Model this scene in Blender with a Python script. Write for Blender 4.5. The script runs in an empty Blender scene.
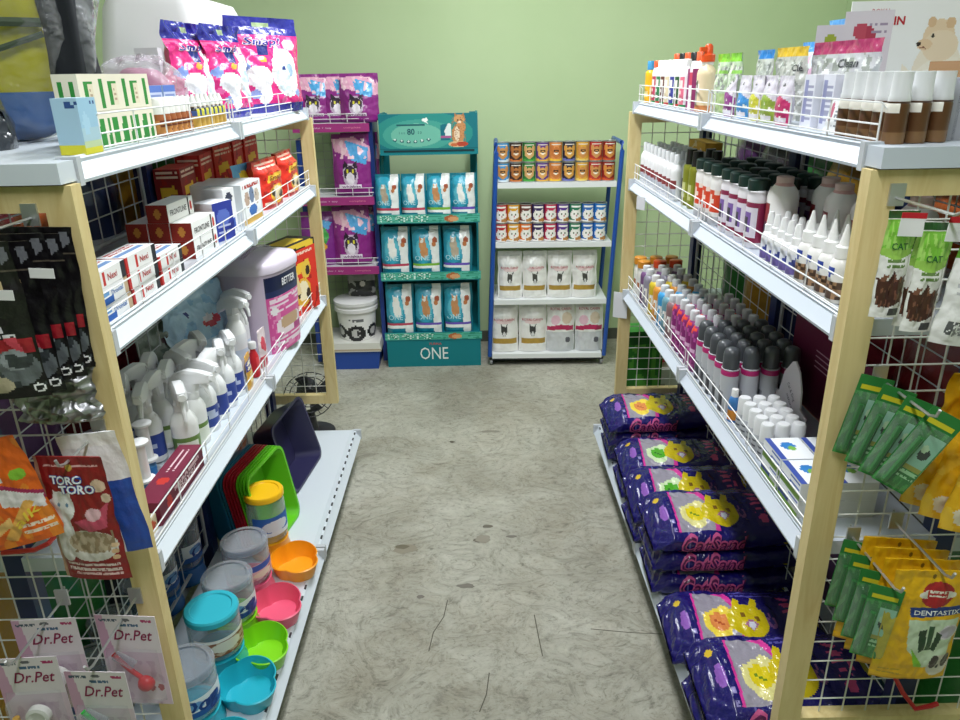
import bpy, math, random
from mathutils import Vector, Matrix, noise
R = random.Random(7)
PI = math.pi
scn = bpy.context.scene
COL = scn.collection

# ------------------------------------------------------------------ materials
def lin(h):
    if not isinstance(h, str): return h
    h = h.lstrip('#'); o = []
    for i in (0, 2, 4):
        c = int(h[i:i+2], 16)/255
        o.append(c/12.92 if c <= .04045 else ((c+.055)/1.055)**2.4)
    return (o[0], o[1], o[2], 1.0)

M = {}
def newmat(name):
    m = bpy.data.materials.new(name); m.use_nodes = True
    nt = m.node_tree; b = nt.nodes['Principled BSDF']
    M[name] = m
    return m, nt, b
def attr_mat(name, rough, spec=.5, coat=0, metal=0, bump=0, bscale=60):
    m, nt, b = newmat(name)
    a = nt.nodes.new('ShaderNodeAttribute'); a.attribute_name = 'Col'
    nt.links.new(a.outputs['Color'], b.inputs['Base Color'])
    b.inputs['Roughness'].default_value = rough
    b.inputs['Specular IOR Level'].default_value = spec
    b.inputs['Coat Weight'].default_value = coat
    b.inputs['Coat Roughness'].default_value = .15
    b.inputs['Metallic'].default_value = metal
    if bump:
        n = nt.nodes.new('ShaderNodeTexNoise'); n.inputs['Scale'].default_value = bscale; n.inputs['Detail'].default_value = 3
        t = nt.nodes.new('ShaderNodeTexCoord'); nt.links.new(t.outputs['Object'], n.inputs['Vector'])
        u = nt.nodes.new('ShaderNodeBump'); u.inputs['Strength'].default_value = bump; u.inputs['Distance'].default_value = .01
        nt.links.new(n.outputs['Fac'], u.inputs['Height']); nt.links.new(u.outputs['Normal'], b.inputs['Normal'])
    return m
attr_mat('card', .55, .35)
attr_mat('plastic', .32, .5)
attr_mat('matte', .8, .2)
attr_mat('film', .28, .5, .25, 0, .35, 45)
attr_mat('crinkle', .2, .55, .4, 0, .7, 38)
attr_mat('enamel', .35, .5)
attr_mat('steel', .35, .5, 0, .8)
def clear_mat(name, lo, hi, rough, bump=0, bscale=30):
    m, nt, b = newmat(name)
    a = nt.nodes.new('ShaderNodeAttribute'); a.attribute_name = 'Col'
    tr = nt.nodes.new('ShaderNodeBsdfTransparent'); nt.links.new(a.outputs['Color'], tr.inputs['Color'])
    b.inputs['Base Color'].default_value = (.92, .94, .97, 1); b.inputs['Roughness'].default_value = rough
    b.inputs['Specular IOR Level'].default_value = .8
    lw = nt.nodes.new('ShaderNodeLayerWeight'); lw.inputs['Blend'].default_value = .35
    mr = nt.nodes.new('ShaderNodeMapRange'); mr.inputs['To Min'].default_value = lo; mr.inputs['To Max'].default_value = hi
    nt.links.new(lw.outputs['Facing'], mr.inputs['Value'])
    mx = nt.nodes.new('ShaderNodeMixShader'); nt.links.new(mr.outputs['Result'], mx.inputs['Fac'])
    nt.links.new(tr.outputs['BSDF'], mx.inputs[1]); nt.links.new(b.outputs['BSDF'], mx.inputs[2])
    if bump:
        n = nt.nodes.new('ShaderNodeTexNoise'); n.inputs['Scale'].default_value = bscale; n.inputs['Detail'].default_value = 2
        t = nt.nodes.new('ShaderNodeTexCoord'); nt.links.new(t.outputs['Object'], n.inputs['Vector'])
        u = nt.nodes.new('ShaderNodeBump'); u.inputs['Strength'].default_value = bump; u.inputs['Distance'].default_value = .03
        nt.links.new(n.outputs['Fac'], u.inputs['Height']); nt.links.new(u.outputs['Normal'], b.inputs['Normal'])
    nt.links.new(mx.outputs['Shader'], nt.nodes['Material Output'].inputs['Surface'])
clear_mat('clear', .06, .5, .1)
clear_mat('thin_clear', .03, .3, .12)
clear_mat('wrap', .08, .45, .15, 1.0, 26)
clear_mat('frost', .55, .85, .35)

def ramp_noise_mat(name, scale, stops, rough, bump=0, det=8, dist=0.0, stretch=(1, 1, 1), r2=.6):
    m, nt, b = newmat(name)
    t = nt.nodes.new('ShaderNodeTexCoord'); mp = nt.nodes.new('ShaderNodeMapping'); mp.inputs['Scale'].default_value = stretch
    n = nt.nodes.new('ShaderNodeTexNoise'); n.inputs['Scale'].default_value = scale; n.inputs['Detail'].default_value = det
    n.inputs['Roughness'].default_value = r2; n.inputs['Distortion'].default_value = dist
    r = nt.nodes.new('ShaderNodeValToRGB')
    el = r.color_ramp.elements
    el[0].position, el[0].color = stops[0][0], lin(stops[0][1])
    el[1].position, el[1].color = stops[-1][0], lin(stops[-1][1])
    for p, c in stops[1:-1]:
        e = el.new(p); e.color = lin(c)
    L = nt.links.new
    L(t.outputs['Object'], mp.inputs['Vector']); L(mp.outputs['Vector'], n.inputs['Vector']); L(n.outputs['Fac'], r.inputs['Fac'])
    L(r.outputs['Color'], b.inputs['Base Color']); b.inputs['Roughness'].default_value = rough
    if bump:
        u = nt.nodes.new('ShaderNodeBump'); u.inputs['Strength'].default_value = bump; u.inputs['Distance'].default_value = .01
        L(n.outputs['Fac'], u.inputs['Height']); L(u.outputs['Normal'], b.inputs['Normal'])
    return m, nt, b, n, r
ramp_noise_mat('wall', 1.6, [(.3, 'B4C99C'), (.7, 'BCCFA4')], .75, .04, 6)
ramp_noise_mat('ceiling_paint', 2, [(.3, 'E6E6E2'), (.7, 'ECECE8')], .8)
ramp_noise_mat('wood', 5, [(.25, 'CDB478'), (.5, 'DCC890'), (.75, 'E4D29C')], .5, .03, 6, 1.2, (6, 6, .7))
def concrete():
    m, nt, b = newmat('concrete'); L = nt.links.new; N = nt.nodes.new
    t = N('ShaderNodeTexCoord')
    def nz(scale, det, rough, dist, rot=0, st=(1, 1, 1)):
        mp = N('ShaderNodeMapping'); mp.inputs['Rotation'].default_value = (0, 0, rot); mp.inputs['Scale'].default_value = st; L(t.outputs['Object'], mp.inputs['Vector'])
        n = N('ShaderNodeTexNoise'); n.inputs['Scale'].default_value = scale; n.inputs['Detail'].default_value = det; n.inputs['Roughness'].default_value = rough; n.inputs['Distortion'].default_value = dist
        L(mp.outputs['Vector'], n.inputs['Vector']); return n
    def rp(n, *st):
        r = N('ShaderNodeValToRGB'); e = r.color_ramp.elements
        e[0].position, e[0].color = st[0][0], lin(st[0][1]); e[1].position, e[1].color = st[-1][0], lin(st[-1][1])
        for p, c in st[1:-1]: q = e.new(p); q.color = lin(c)
        L(n.outputs['Fac'], r.inputs['Fac']); return r
    def mix(f, a, bb, mode='MIX', val=None):
        x = N('ShaderNodeMix'); x.data_type = 'RGBA'; x.blend_type = mode
        if val is None: L(f, x.inputs['Factor'])
        else: x.inputs['Factor'].default_value = val
        L(a, x.inputs['A'])
        if isinstance(bb, str): x.inputs['B'].default_value = lin(bb)
        else: L(bb, x.inputs['B'])
        return x.outputs['Result']
    base = rp(nz(1.5, 6, .6, .5), (.32, '9E9A8C'), (.5, 'BAB8AB'), (.66, 'CDCBBF')).outputs['Color']
    brown = rp(nz(2.4, 8, .7, .8), (.46, '000000'), (.68, 'A8A8A8')).outputs['Color']
    c = mix(brown, base, '978B74')
    grain = nz(6, 10, .78, 4.5, .5, (1, 1.25, 1))
    c = mix(None, c, rp(grain, (.34, '918E85'), (.5, 'EEEEEA'), (.62, 'FFFFFF')).outputs['Color'], 'MULTIPLY', .6)
    fine = nz(20, 8, .75, 2.5, -.6, (1, 1.5, 1))
    c = mix(None, c, rp(fine, (.34, '9A978E'), (.48, 'FFFFFF')).outputs['Color'], 'MULTIPLY', .65)
    dark = rp(nz(3.4, 9, .72, 1.2, 1.1), (.66, '000000'), (.78, 'B0B0B0')).outputs['Color']
    c = mix(dark, c, '6E6A60')
    L(c, b.inputs['Base Color']); b.inputs['Roughness'].default_value = .45; b.inputs['Specular IOR Level'].default_value = .4
    u = N('ShaderNodeBump'); u.inputs['Strength'].default_value = .8; u.inputs['Distance'].default_value = .012
    L(grain.outputs['Fac'], u.inputs['Height']); L(u.outputs['Normal'], b.inputs['Normal'])
concrete()
# ------------------------------------------------------------------ mesh builder
_txt = {}
def text_geo(s, bold=0.0, shear=0.0):
    k = (s, bold, shear)
    if k in _txt: return _txt[k]
    cu = bpy.data.curves.new('t', 'FONT'); cu.body = s; cu.size = 1; cu.resolution_u = 2
    cu.offset = bold; cu.shear = shear; cu.align_x = 'LEFT'
    o = bpy.data.objects.new('t', cu); COL.objects.link(o)
    dg = bpy.context.evaluated_depsgraph_get()
    me = bpy.data.meshes.new_from_object(o.evaluated_get(dg))
    V = [(v.co.x, v.co.y) for v in me.vertices]; F = [tuple(p.vertices) for p in me.polygons]
    bpy.data.objects.remove(o); bpy.data.curves.remove(cu); bpy.data.meshes.remove(me)
    x0 = min(v[0] for v in V); x1 = max(v[0] for v in V); y0 = min(v[1] for v in V); y1 = max(v[1] for v in V)
    V = [((v[0]-(x0+x1)/2), (v[1]-(y0+y1)/2)) for v in V]
    _txt[k] = (V, F, x1-x0, y1-y0)
    return _txt[k]

class MB:
    def __init__(s, mat='plastic', col='FFFFFF'):
        s.v = []; s.f = []; s.c = []; s.mi = []; s.mats = []; s.M = None; s.mat = mat; s.col = col
    def m(s, mat):
        mat = mat or s.mat
        if mat not in s.mats: s.mats.append(mat)
        return s.mats.index(mat)
    def add(s, V, F, col=None, mat=None):
        b = len(s.v)
        s.v.extend([tuple(s.M @ Vector(p)) for p in V] if s.M else [tuple(p) for p in V])
        k = s.m(mat); c = col if isinstance(col, list) else None; c1 = lin(col or s.col) if c is None else None
        for i, f in enumerate(F):
            s.f.append(tuple(b+j for j in f)); s.mi.append(k); s.c.append(lin(c[i]) if c else c1)
        return s
    def box(s, x0, x1, y0, y1, z0, z1, col=None, mat=None):
        V = [(x, y, z) for z in (z0, z1) for y in (y0, y1) for x in (x0, x1)]
        F = [(0, 2, 3, 1), (4, 5, 7, 6), (0, 1, 5, 4), (2, 6, 7, 3), (0, 4, 6, 2), (1, 3, 7, 5)]
        return s.add(V, F, col, mat)
    def cbox(s, c, d, col=None, mat=None):
        return s.box(c[0]-d[0]/2, c[0]+d[0]/2, c[1]-d[1]/2, c[1]+d[1]/2, c[2]-d[2]/2, c[2]+d[2]/2, col, mat)
    def prism(s, pts, a0, a1, axis='y', col=None, mat=None):
        n = len(pts)
        def P(p, a): return {'y': (p[0], a, p[1]), 'z': (p[0], p[1], a), 'x': (a, p[0], p[1])}[axis]
        V = [P(p, a0) for p in pts]+[P(p, a1) for p in pts]
        F = [tuple(range(n)), tuple(range(2*n-1, n-1, -1))]+[(i, i+n, (i+1) % n+n, (i+1) % n) for i in range(n)]
        return s.add(V, F, col, mat)
    def lathe(s, prof, n=20, col=None, mat=None, c=(0, 0, 0), sx=1, sy=1, cap0=True, cap1=True, colfn=None, a0=0.0):
        V = []; F = []; C = []
        for (r, z) in prof:
            for i in range(n):
                a = 2*PI*i/n+a0; V.append((c[0]+r*sx*math.cos(a), c[1]+r*sy*math.sin(a), c[2]+z))
        for j in range(len(prof)-1):
            for i in range(n):
                F.append((j*n+i, j*n+(i+1) % n, (j+1)*n+(i+1) % n, (j+1)*n+i))
                if colfn: C.append(colfn((i+.5)/n, (prof[j][1]+prof[j+1][1])/2))
                elif isinstance(col, list): C.append(col[j])
        d = col[0] if isinstance(col, list) else (C[0] if C else col); e = col[-1] if isinstance(col, list) else (C[-1] if C else col)
        if cap0: F.append(tuple(range(n-1, -1, -1))); C.append(d)
        if cap1: k = (len(prof)-1)*n; F.append(tuple(range(k, k+n))); C.append(e)
        return s.add(V, F, C if (colfn or isinstance(col, list)) else col, mat)
    def tube(s, pts, r, n=5, col=None, mat=None, closed=False):
        P = [Vector(p) for p in pts]; V = []; F = []; k = len(P)
        for i, p in enumerate(P):
            if closed: d = (P[(i+1) % k]-P[i-1])
            else: d = P[min(i+1, k-1)]-P[max(i-1, 0)]
            d.normalize(); u = d.cross(Vector((0, 0, 1)))
            if u.length < .1: u = d.cross(Vector((0, 1, 0)))
            u.normalize(); w = d.cross(u)
            rr = r[i] if isinstance(r, (list, tuple)) else r
            for j in range(n):
                a = 2*PI*j/n; V.append(p+u*rr*math.cos(a)+w*rr*math.sin(a))
        for i in range(k if closed else k-1):
            q = (i+1) % k
            for j in range(n): F.append((i*n+j, i*n+(j+1) % n, q*n+(j+1) % n, q*n+j))
        if not closed: F += [tuple(range(n-1, -1, -1)), tuple(range((k-1)*n, k*n))]
        return s.add(V, F, col, mat)
    def grid(s, fn, nu, nv, colfn=None, mat=None, col=None):
        V = [fn(i/nu, j/nv) for j in range(nv+1) for i in range(nu+1)]
        F = []; C = []
        for j in range(nv):
            for i in range(nu):
                a = j*(nu+1)+i; F.append((a, a+1, a+nu+2, a+nu+1))
                if colfn: C.append(colfn((i+.5)/nu, (j+.5)/nv))
        return s.add(V, F, C if colfn else col, mat)
    def text(s, t, at, w, h, col, fn=None, bold=0., shear=0., mat=None, rot=0., eps=.0006):
        V, F, tw, th = text_geo(t, bold, shear)
        sx = w/tw; sz = h/th; O = []
        for (x, y) in V:
            x *= sx; y *= sz
            if rot: x, y = x*math.cos(rot)-y*math.sin(rot), x*math.sin(rot)+y*math.cos(rot)
            x += at[0]; z = at[2]+y
            O.append((x, (fn(x, z) if fn else at[1])-eps, z))
        return s.add(O, F, col, mat)
    def build(s, name, parent=None, loc=None, rot=None, smooth=38):
        me = bpy.data.meshes.new(name); me.from_pydata(s.v, [], s.f)
        for k in s.mats: me.materials.append(M[k])
        me.polygons.foreach_set('material_index', s.mi)
        at = me.attributes.new('Col', 'FLOAT_COLOR', 'FACE')
        at.data.foreach_set('color', [x for c in s.c for x in c])
        if smooth:
            me.polygons.foreach_set('use_smooth', [True]*len(s.f)); me.update()
            me.set_sharp_from_angle(angle=math.radians(smooth))
        me.update()
        o = bpy.data.objects.new(name, me); COL.objects.link(o)
        if parent: o.parent = parent
        if loc: o.location = loc
        if rot: o.rotation_euler = rot
        return o

def tag(o, label, cat, group=None, kind=None):
    o['label'] = label; o['category'] = cat
    if group: o['group'] = group
    if kind: o['kind'] = kind
    return o
def empty(name, loc=(0, 0, 0), rz=0):
    o = bpy.data.objects.new(name, None); COL.objects.link(o); o.empty_display_size = .05
    o.location = loc; o.rotation_euler = (0, 0, rz); return o
def dup(o, parent=None):
    c = o.copy(); COL.objects.link(c)
    if parent: c.parent = parent
    for ch in list(o.children): dup(ch, c)
    return c
_used = set()
def put(o, loc, rz=0, label=None, cat=None, group=None, rx=0, ry=0):
    """first use moves the prototype itself, later uses copy it"""
    if o.name in _used: o = dup(o)
    _used.add(o.name)
    o.location = loc; o.rotation_euler = (rx, ry, rz)
    if label: tag(o, label, cat, group)
    elif group: o['group'] = group
    return o
def struct(mb, name, **k):
    o = mb.build(name, **k); o['kind'] = 'structure'; return o
ORD = ['first', 'second', 'third', 'fourth', 'fifth', 'sixth', 'seventh', 'eighth', 'ninth', 'tenth']

# painter: layers over a base colour, sampled per face
def inpoly(x, y, P):
    r = False; j = len(P)-1
    for i in range(len(P)):
        if (P[i][1] > y) != (P[j][1] > y) and x < (P[j][0]-P[i][0])*(y-P[i][1])/(P[j][1]-P[i][1])+P[i][0]: r = not r
        j = i
    return r
def paint(base, L):
    def f(u, v):
        for l in reversed(L):
            k = l[0]
            if k == 'r':
                if l[1] <= u <= l[3] and l[2] <= v <= l[4]: return l[5]
            elif k == 'e':
                if ((u-l[1])/l[3])**2+((v-l[2])/l[4])**2 <= 1: return l[5]
            elif k == 'p':
                if inpoly(u, v, l[1]): return l[2]
            elif k == 'l':  # rows of small print
                if l[1] <= u <= l[3] and l[2] <= v <= l[4] and int((v-l[2])/(l[4]-l[2])*(2*l[5]-1)) % 2 == 0 and noise.noise(Vector((u*60, v*40, l[5]))) > -.25: return l[6]
            elif k == 'n':  # blotchy print
                if l[1] <= u <= l[3] and l[2] <= v <= l[4] and noise.noise(Vector((u*l[5], v*l[5], l[6]))) > l[7]: return l[8]
        return base
    return f

# ------------------------------------------------------------------ generic goods
def pouch(name, w, h, t, base, L, texts=(), cell=.004, p=2.4, top=.08, mat='film', back=None, wr=.002, seed=0, low=.75, taper=.45, edge=.004, crimp=None):
    mb = MB(mat, base)
    nu = max(6, int(w/cell)); nv = max(8, int(h/cell)); nb = max(4, nu//3)
    def T(u, v):
        s = max(0., min(1., (1-top-v)/taper))
        tt = t*min(1, low+1.6*v)*(s**.6)
        return max(edge, tt*max(0., 1-abs(2*u-1)**p))
    def wn(u, v): return wr*noise.noise(Vector((u*5+seed*3.7, v*7, seed)))+wr*.6*noise.noise(Vector((u*14, v*12+seed, 3)))
    def wob(v): return wr*1.5*noise.noise(Vector((v*4, seed*1.3, 9)))
    V = []; F = []; C = []
    pf = paint(base, L); n = nu+1+nb-1
    for j in range(nv+1):
        v = j/nv
        for i in range(nu+1):
            u = i/nu; V.append(((u-.5)*w+wob(v), -T(u, v)/2+wn(u, v)*(.3 if v < .05 else 1), v*h))
        for i in range(nb-1, 0, -1):
            u = i/nb; V.append(((u-.5)*w+wob(v), T(u, v)/2+wn(u, v)*.5, v*h))
    for j in range(nv):
        for i in range(n):
            a = j*n+i; b = j*n+(i+1) % n; F.append((a, b, b+n, a+n))
            v = (j+.5)/nv
            if i < nu: C.append(pf((i+.5)/nu, v))
            else: C.append(crimp if (crimp and v > 1-top) else (back or base))
    F.append(tuple(range(n-1, -1, -1))); C.append(base); F.append(tuple(range(nv*n, nv*n+n))); C.append(base)
    mb.add(V, F, C)
    def surf(x, z):
        u = min(1, max(0, x/w+.5)); v = min(1, max(0, z/h)); return -T(u, v)/2+wn(u, v)
    for tx in texts:
        s, u, v, fw, fh, c = tx[:6]; o = tx[6] if len(tx) > 6 else {}
        if o.get('out'): mb.text(s, ((u-.5)*w, 0, v*h), fw*w*1.04, fh*h*1.1, o['out'], surf, o.get('ob', .05), o.get('shear', 0), rot=o.get('rot', 0), eps=.0008)
        mb.text(s, ((u-.5)*w, 0, v*h), fw*w, fh*h, c, surf, o.get('bold', .01), o.get('shear', 0), rot=o.get('rot', 0), eps=.0014)
    return mb.build(name)

def carton(name, w, d, h, base, L=(), texts=(), side=None, top=None, cell=.005, mat='card', sideL=None, topL=None, end=None):
    mb = MB(mat, base); y = -d/2
    nu = max(3, int(w/cell)); nv = max(3, int(h/cell)); nd = max(2, int(d/cell))
    mb.grid(lambda u, v: ((u-.5)*w, y, v*h), nu, nv, paint(base, list(L)))
    sc = side or base; tc = top or base
    for sg in (-1, 1):
        if sideL: mb.grid(lambda u, v: (sg*w/2, sg*(u-.5)*d, v*h), nd, nv, paint(sc, sideL))
        else: mb.grid(lambda u, v: (sg*w/2, sg*(u-.5)*d, v*h), 1, 1, col=sc)
    if topL: mb.grid(lambda u, v: ((u-.5)*w, (v-.5)*d, h), nu, nd, paint(tc, topL))
    else: mb.grid(lambda u, v: ((u-.5)*w, (v-.5)*d, h), 1, 1, col=tc)
    mb.grid(lambda u, v: ((u-.5)*w, (.5-v)*d, 0), 1, 1, col=sc)
    mb.grid(lambda u, v: ((.5-u)*w, d/2, v*h), 1, 1, col=sc)
    for tx in texts:
        s, u, v, fw, fh, c = tx[:6]; o = tx[6] if len(tx) > 6 else {}
        mb.text(s, ((u-.5)*w, y, v*h), fw*w, fh*h, c, None, o.get('bold', .01), o.get('shear', 0))
    return mb.build(name, smooth=0)

def bottle(name, r, h, col, cap, ch, capr=None, L=None, shoulder=.12, neck=.45, sy=.8, mat='plastic', capmat='plastic', n=20, rows=10, base=None, capprof=None, rings=None, texts=()):
    """body painted round its front half, cap a child part"""
    root = empty(name)
    pf = paint(col, L or [])
    z1 = h*(1-shoulder); prof = [(r*.9, 0), (r, h*.02)]
    prof += [(r, h*.02+(z1-h*.02)*k/rows) for k in range(1, rows+1)]
    prof += [(r*.92, z1+(h-z1)*.4), (r*neck*1.25, z1+(h-z1)*.8), (r*neck, h)]
    def cf(a, z):
        a = (a*2*PI+PI/2+PI) % (2*PI)   # front (-Y) at pi... remap so that front centre is u=.5
        u = ((a)/(2*PI)); u = (u-.0) % 1
        v = z/h
        return pf(min(1, max(0, (u-.25)/.5)), v) if .25 <= u <= .75 else (base or (pf(.02, v)))
    mb = MB(mat, col); mb.lathe(prof, n, colfn=cf, sy=sy, a0=0)
    mb.build('body', root, smooth=50)
    cr = capr or r*neck*1.25
    c = MB(capmat, cap)
    pr = capprof or [(cr, 0), (cr*1.0, ch*.9), (cr*.85, ch)]
    c.lathe([(a*1.0, z+h-.001) for a, z in pr], 14, cap, sy=1 if sy > .7 else sy+.2)
    c.build('cap', root, smooth=45)
    return root

def wire_mesh(mb, x0, x1, z0, z1, y, step=.05, r=.0016, col='D9D9D4', plane='y', off=0):
    nx = int(round((x1-x0)/step)); nz = int(round((z1-z0)/step))
    def P(a, z, o): return (a, y+o, z) if plane == 'y' else (y+o, a, z)
    for i in range(nx+1):
        a = x0+(x1-x0)*i/nx; mb.tube([P(a, z0, r), P(a, z1, r)], r, 4, col, 'enamel')
    for i in range(nz+1):
        z = z0+(z1-z0)*i/nz; mb.tube([P(x0, z, -r), P(x1, z, -r)], r, 4, col, 'enamel')

# ------------------------------------------------------------------ the room
WB = 4.5
def slab(name, x0, x1, y0, y1, z0, z1, mat):
    mb = MB(mat); mb.box(x0, x1, y0, y1, z0, z1); return struct(mb, name, smooth=0)
mb = MB('concrete'); mb.box(-3.3, 2.1, -2.2, WB, -.06, 0)
for (px, py, w, d, c) in ((-.27, 2.27, .045, .03, '8C8676'), (-.285, 2.28, .026, .014, '6E6858'), (.0, 2.31, .022, .018, '6E695E'), (.012, 2.318, .03, .024, '8E897C'), (.03, 2.4, .02, .012, '6E695E'), (-.05, 2.05, .03, .012, '77736A'), (-.12, 3.1, .012, .01, '5E5A50'), (.06, 3.2, .05, .012, '8A867A'), (-.2, 2.0, .012, .01, '77726A'), (.12, 2.33, .02, .008, '77736A')):
    zz = .0004+.0002*R.random(); n = 14; mb.add([(px+w*math.cos(2*PI*i/n)*(.8+.4*R.random()), py+d*math.sin(2*PI*i/n)*(.8+.4*R.random()), zz) for i in range(n)], [tuple(range(n))], c, 'matte')
for P in (((-.11, 1.98), (-.12, 1.9), (-.15, 1.83), (-.16, 1.75)), ((.02, 1.66), (.01, 1.58), (-.01, 1.52)), ((.17, 1.9), (.175, 1.8), (.18, 1.72)), ((.34, 1.83), (.46, 1.81), (.56, 1.80))):
    for (x0, y0), (x1, y1) in zip(P, P[1:]): d = Vector((y1-y0, x0-x1)).normalized()*.0016; mb.add([(x0-d.x, y0-d.y, .0003), (x0+d.x, y0+d.y, .0003), (x1+d.x, y1+d.y, .0003), (x1-d.x, y1-d.y, .0003)], [(0, 1, 2, 3)], '5E5A50', 'matte')
struct(mb, 'floor', smooth=0)
slab('wall_back', -3.3, 2.1, WB, WB+.1, -.06, 2.8, 'wall')
slab('wall_right', 2.1, 2.2, -2.2, WB+.1, -.06, 2.8, 'wall')
slab('wall_left', -3.4, -3.3, -2.2, WB+.1, -.06, 2.8, 'wall')
slab('wall_front', -3.3, 2.1, -2.3, -2.2, -.06, 2.8, 'wall')
slab('ceiling', -3.4, 2.2, -2.3, WB+.1, 2.8, 2.9, 'ceiling_paint')
mb = MB('matte', '55584F'); mb.box(-3.3, 2.1, WB-.012, WB, 0, .07); struct(mb, 'base_strip_back', smooth=0)  # dark strip along the foot of the back wall

# ------------------------------------------------------------------ shelving units
ZS = [1.505, 1.22, .775, .16]
BAYS = [(1.175, 2.055), (2.055, 2.93)]
def gondola(s, label):
    root = tag(empty('shelving_unit', (s*.89, 2.05, 0)), label, 'shelving')
    ox, oy = s*.89, 2.05
    WH = 'C6CED9' if s > 0 else 'D2DAE2'  # same white on both units; right one greyer, its dimmer light put into the colour
    def lip(mb, o, d, z, y0, y1):  # o aisle-most x (positive), d = +1 points away from the aisle
        pts = [(o+.042*d, z), (o+.024*d, z+.003), (o+.017*d, z-.002), (o+.019*d, z-.008), (o+.003*d, z-.028), (o, z-.031), (o+.001*d, z-.036), (o+.01*d, z-.037), (o+.042*d, z-.037)]
        pts = [(s*a-ox, b) for a, b in pts]
        mb.prism(pts, y0-oy, y1-oy, 'y')
    def fence(parent, z, y0, y1):
        w = MB('enamel', 'ECEDED'); X = s*.63-ox; a, b = y0+.012-oy+(.13 if s < 0 and z > 1.4 and y0 < 2 else 0), y1-.012-oy
        for dz in (.008, .03, .062): w.tube([(X, a, z+dz), (X, b, z+dz)], .0016, 5)
        n = 5
        for i in range(n+1):
            y = a+(b-a)*i/n; w.tube([(X+s*.002, y, z), (X+s*.002, y, z+.062)], .0016, 5)
        for y in (a, b): w.tube([(X, y, z+.062), (X+s*.012, y, z+.05), (X+s*.012, y, z)], .0016, 5)
        w.build('wire_fence', parent)
    for k, z in enumerate(ZS):
        for (y0, y1) in BAYS:
            o = .612 if k < 3 else .515
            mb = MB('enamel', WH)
            y0s, y1s = y0+.003, y1-.003
            xa, xb = sorted((s*(o+.03)-ox, s*.872-ox)); mb.box(xa, xb, y0s-oy, y1s-oy, z-.03, z)
            lip(mb, o, 1, z, y0s, y1s)
            if k == 3:
                xa, xb = sorted((s*(o+.06)-ox, s*(o+.075)-ox)); mb.box(xa, xb, y0s-oy, y1s-oy, 0.001, z-.03)
                for i in range(16):   # row of slots along the front channel
                    yy = y0s+.05+i*(y1s-y0s-.1)/15; xa, xb = sorted((s*(o+.018)-ox, s*(o+.024)-ox)); mb.box(xa, xb, yy-oy, yy+.018-oy, z+.0005, z+.004, '3A3C40')
            sh = mb.build('shelf', root, smooth=30)
            if k < 3: fence(sh, z, y0, y1)
            for yy in (y0s+.0005, y1s-.0145):
                c = MB('enamel', 'C3C8CE'); xa, xb = sorted((s*(o-.002)-ox, s*(o+.03)-ox)); c.box(xa, xb, yy-oy, yy+.014-oy, z-.039, z+.005)
                c.build('end_clip', sh, smooth=0)
            # far side of the unit
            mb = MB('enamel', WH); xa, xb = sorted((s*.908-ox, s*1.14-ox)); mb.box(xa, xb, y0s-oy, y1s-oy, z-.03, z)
            lip(mb, 1.168, -1, z, y0s, y1s); mb.build('shelf', root, smooth=30)
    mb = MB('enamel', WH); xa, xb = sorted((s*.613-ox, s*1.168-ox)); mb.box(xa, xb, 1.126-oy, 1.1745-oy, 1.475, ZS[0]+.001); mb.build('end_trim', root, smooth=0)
    for y in (1.2, 2.055, 2.905):
        mb = MB('enamel', '1B2C5C'); mb.box(-.018, .018, y-.022-oy, y+.022-oy, 0, ZS[0]-.032); mb.build('upright', root, smooth=0)
    for (y0, y1) in ((1.226, 2.03), (2.08, 2.88)):
        for (z0, z1) in ((.2, .72), (.8, 1.16), (1.25, 1.44)):
            mb = MB('enamel', 'B9BEC4')
            wire_mesh(mb, y0-oy, y1-oy, z0, z1, 0, .065, .0018, 'C4C8CC', 'x')
            for a, b in (((y0, z0), (y1, z0)), ((y1, z0), (y1, z1)), ((y1, z1), (y0, z1)), ((y0, z1), (y0, z0))):
                mb.tube([(0, a[0]-oy, a[1]), (0, b[0]-oy, b[1])], .006, 6, 'AEB4BB')
            mb.build('back_panel', root)
    for (y0, y1) in ((1.138, 1.168), (2.938, 2.968)):
        mb = MB('wood'); zb, zt = (.33 if y0 < 2 else .285), 1.472
        def post(a, b, c, d):
            xa, xb = sorted((s*a-ox, s*b-ox)); mb.box(xa, xb, y0-oy, y1-oy, c, d)
        post(.606, .652, zb, zt); post(1.13, 1.176, zb, zt)
        post(.652, 1.13, zt-.04, zt); post(.652, 1.13, zb, zb+.04)
        fr = mb.build('end_frame', root, smooth=0)
        w = MB('enamel', 'D8D8D2'); xa, xb = sorted((s*.65-ox, s*1.132-ox))
        wire_mesh(w, xa, xb, zb+.03, zt-.03, (y0+y1)/2-oy, .05, .0019, 'D5D6D2')
        w.build('wire_grid', fr)
    return root
gondola(-1, 'white double-sided shelving unit with wood-framed wire end panel along the left of the aisle')
gondola(1, 'white double-sided shelving unit with wood-framed wire end panel along the right of the aisle')

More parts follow.
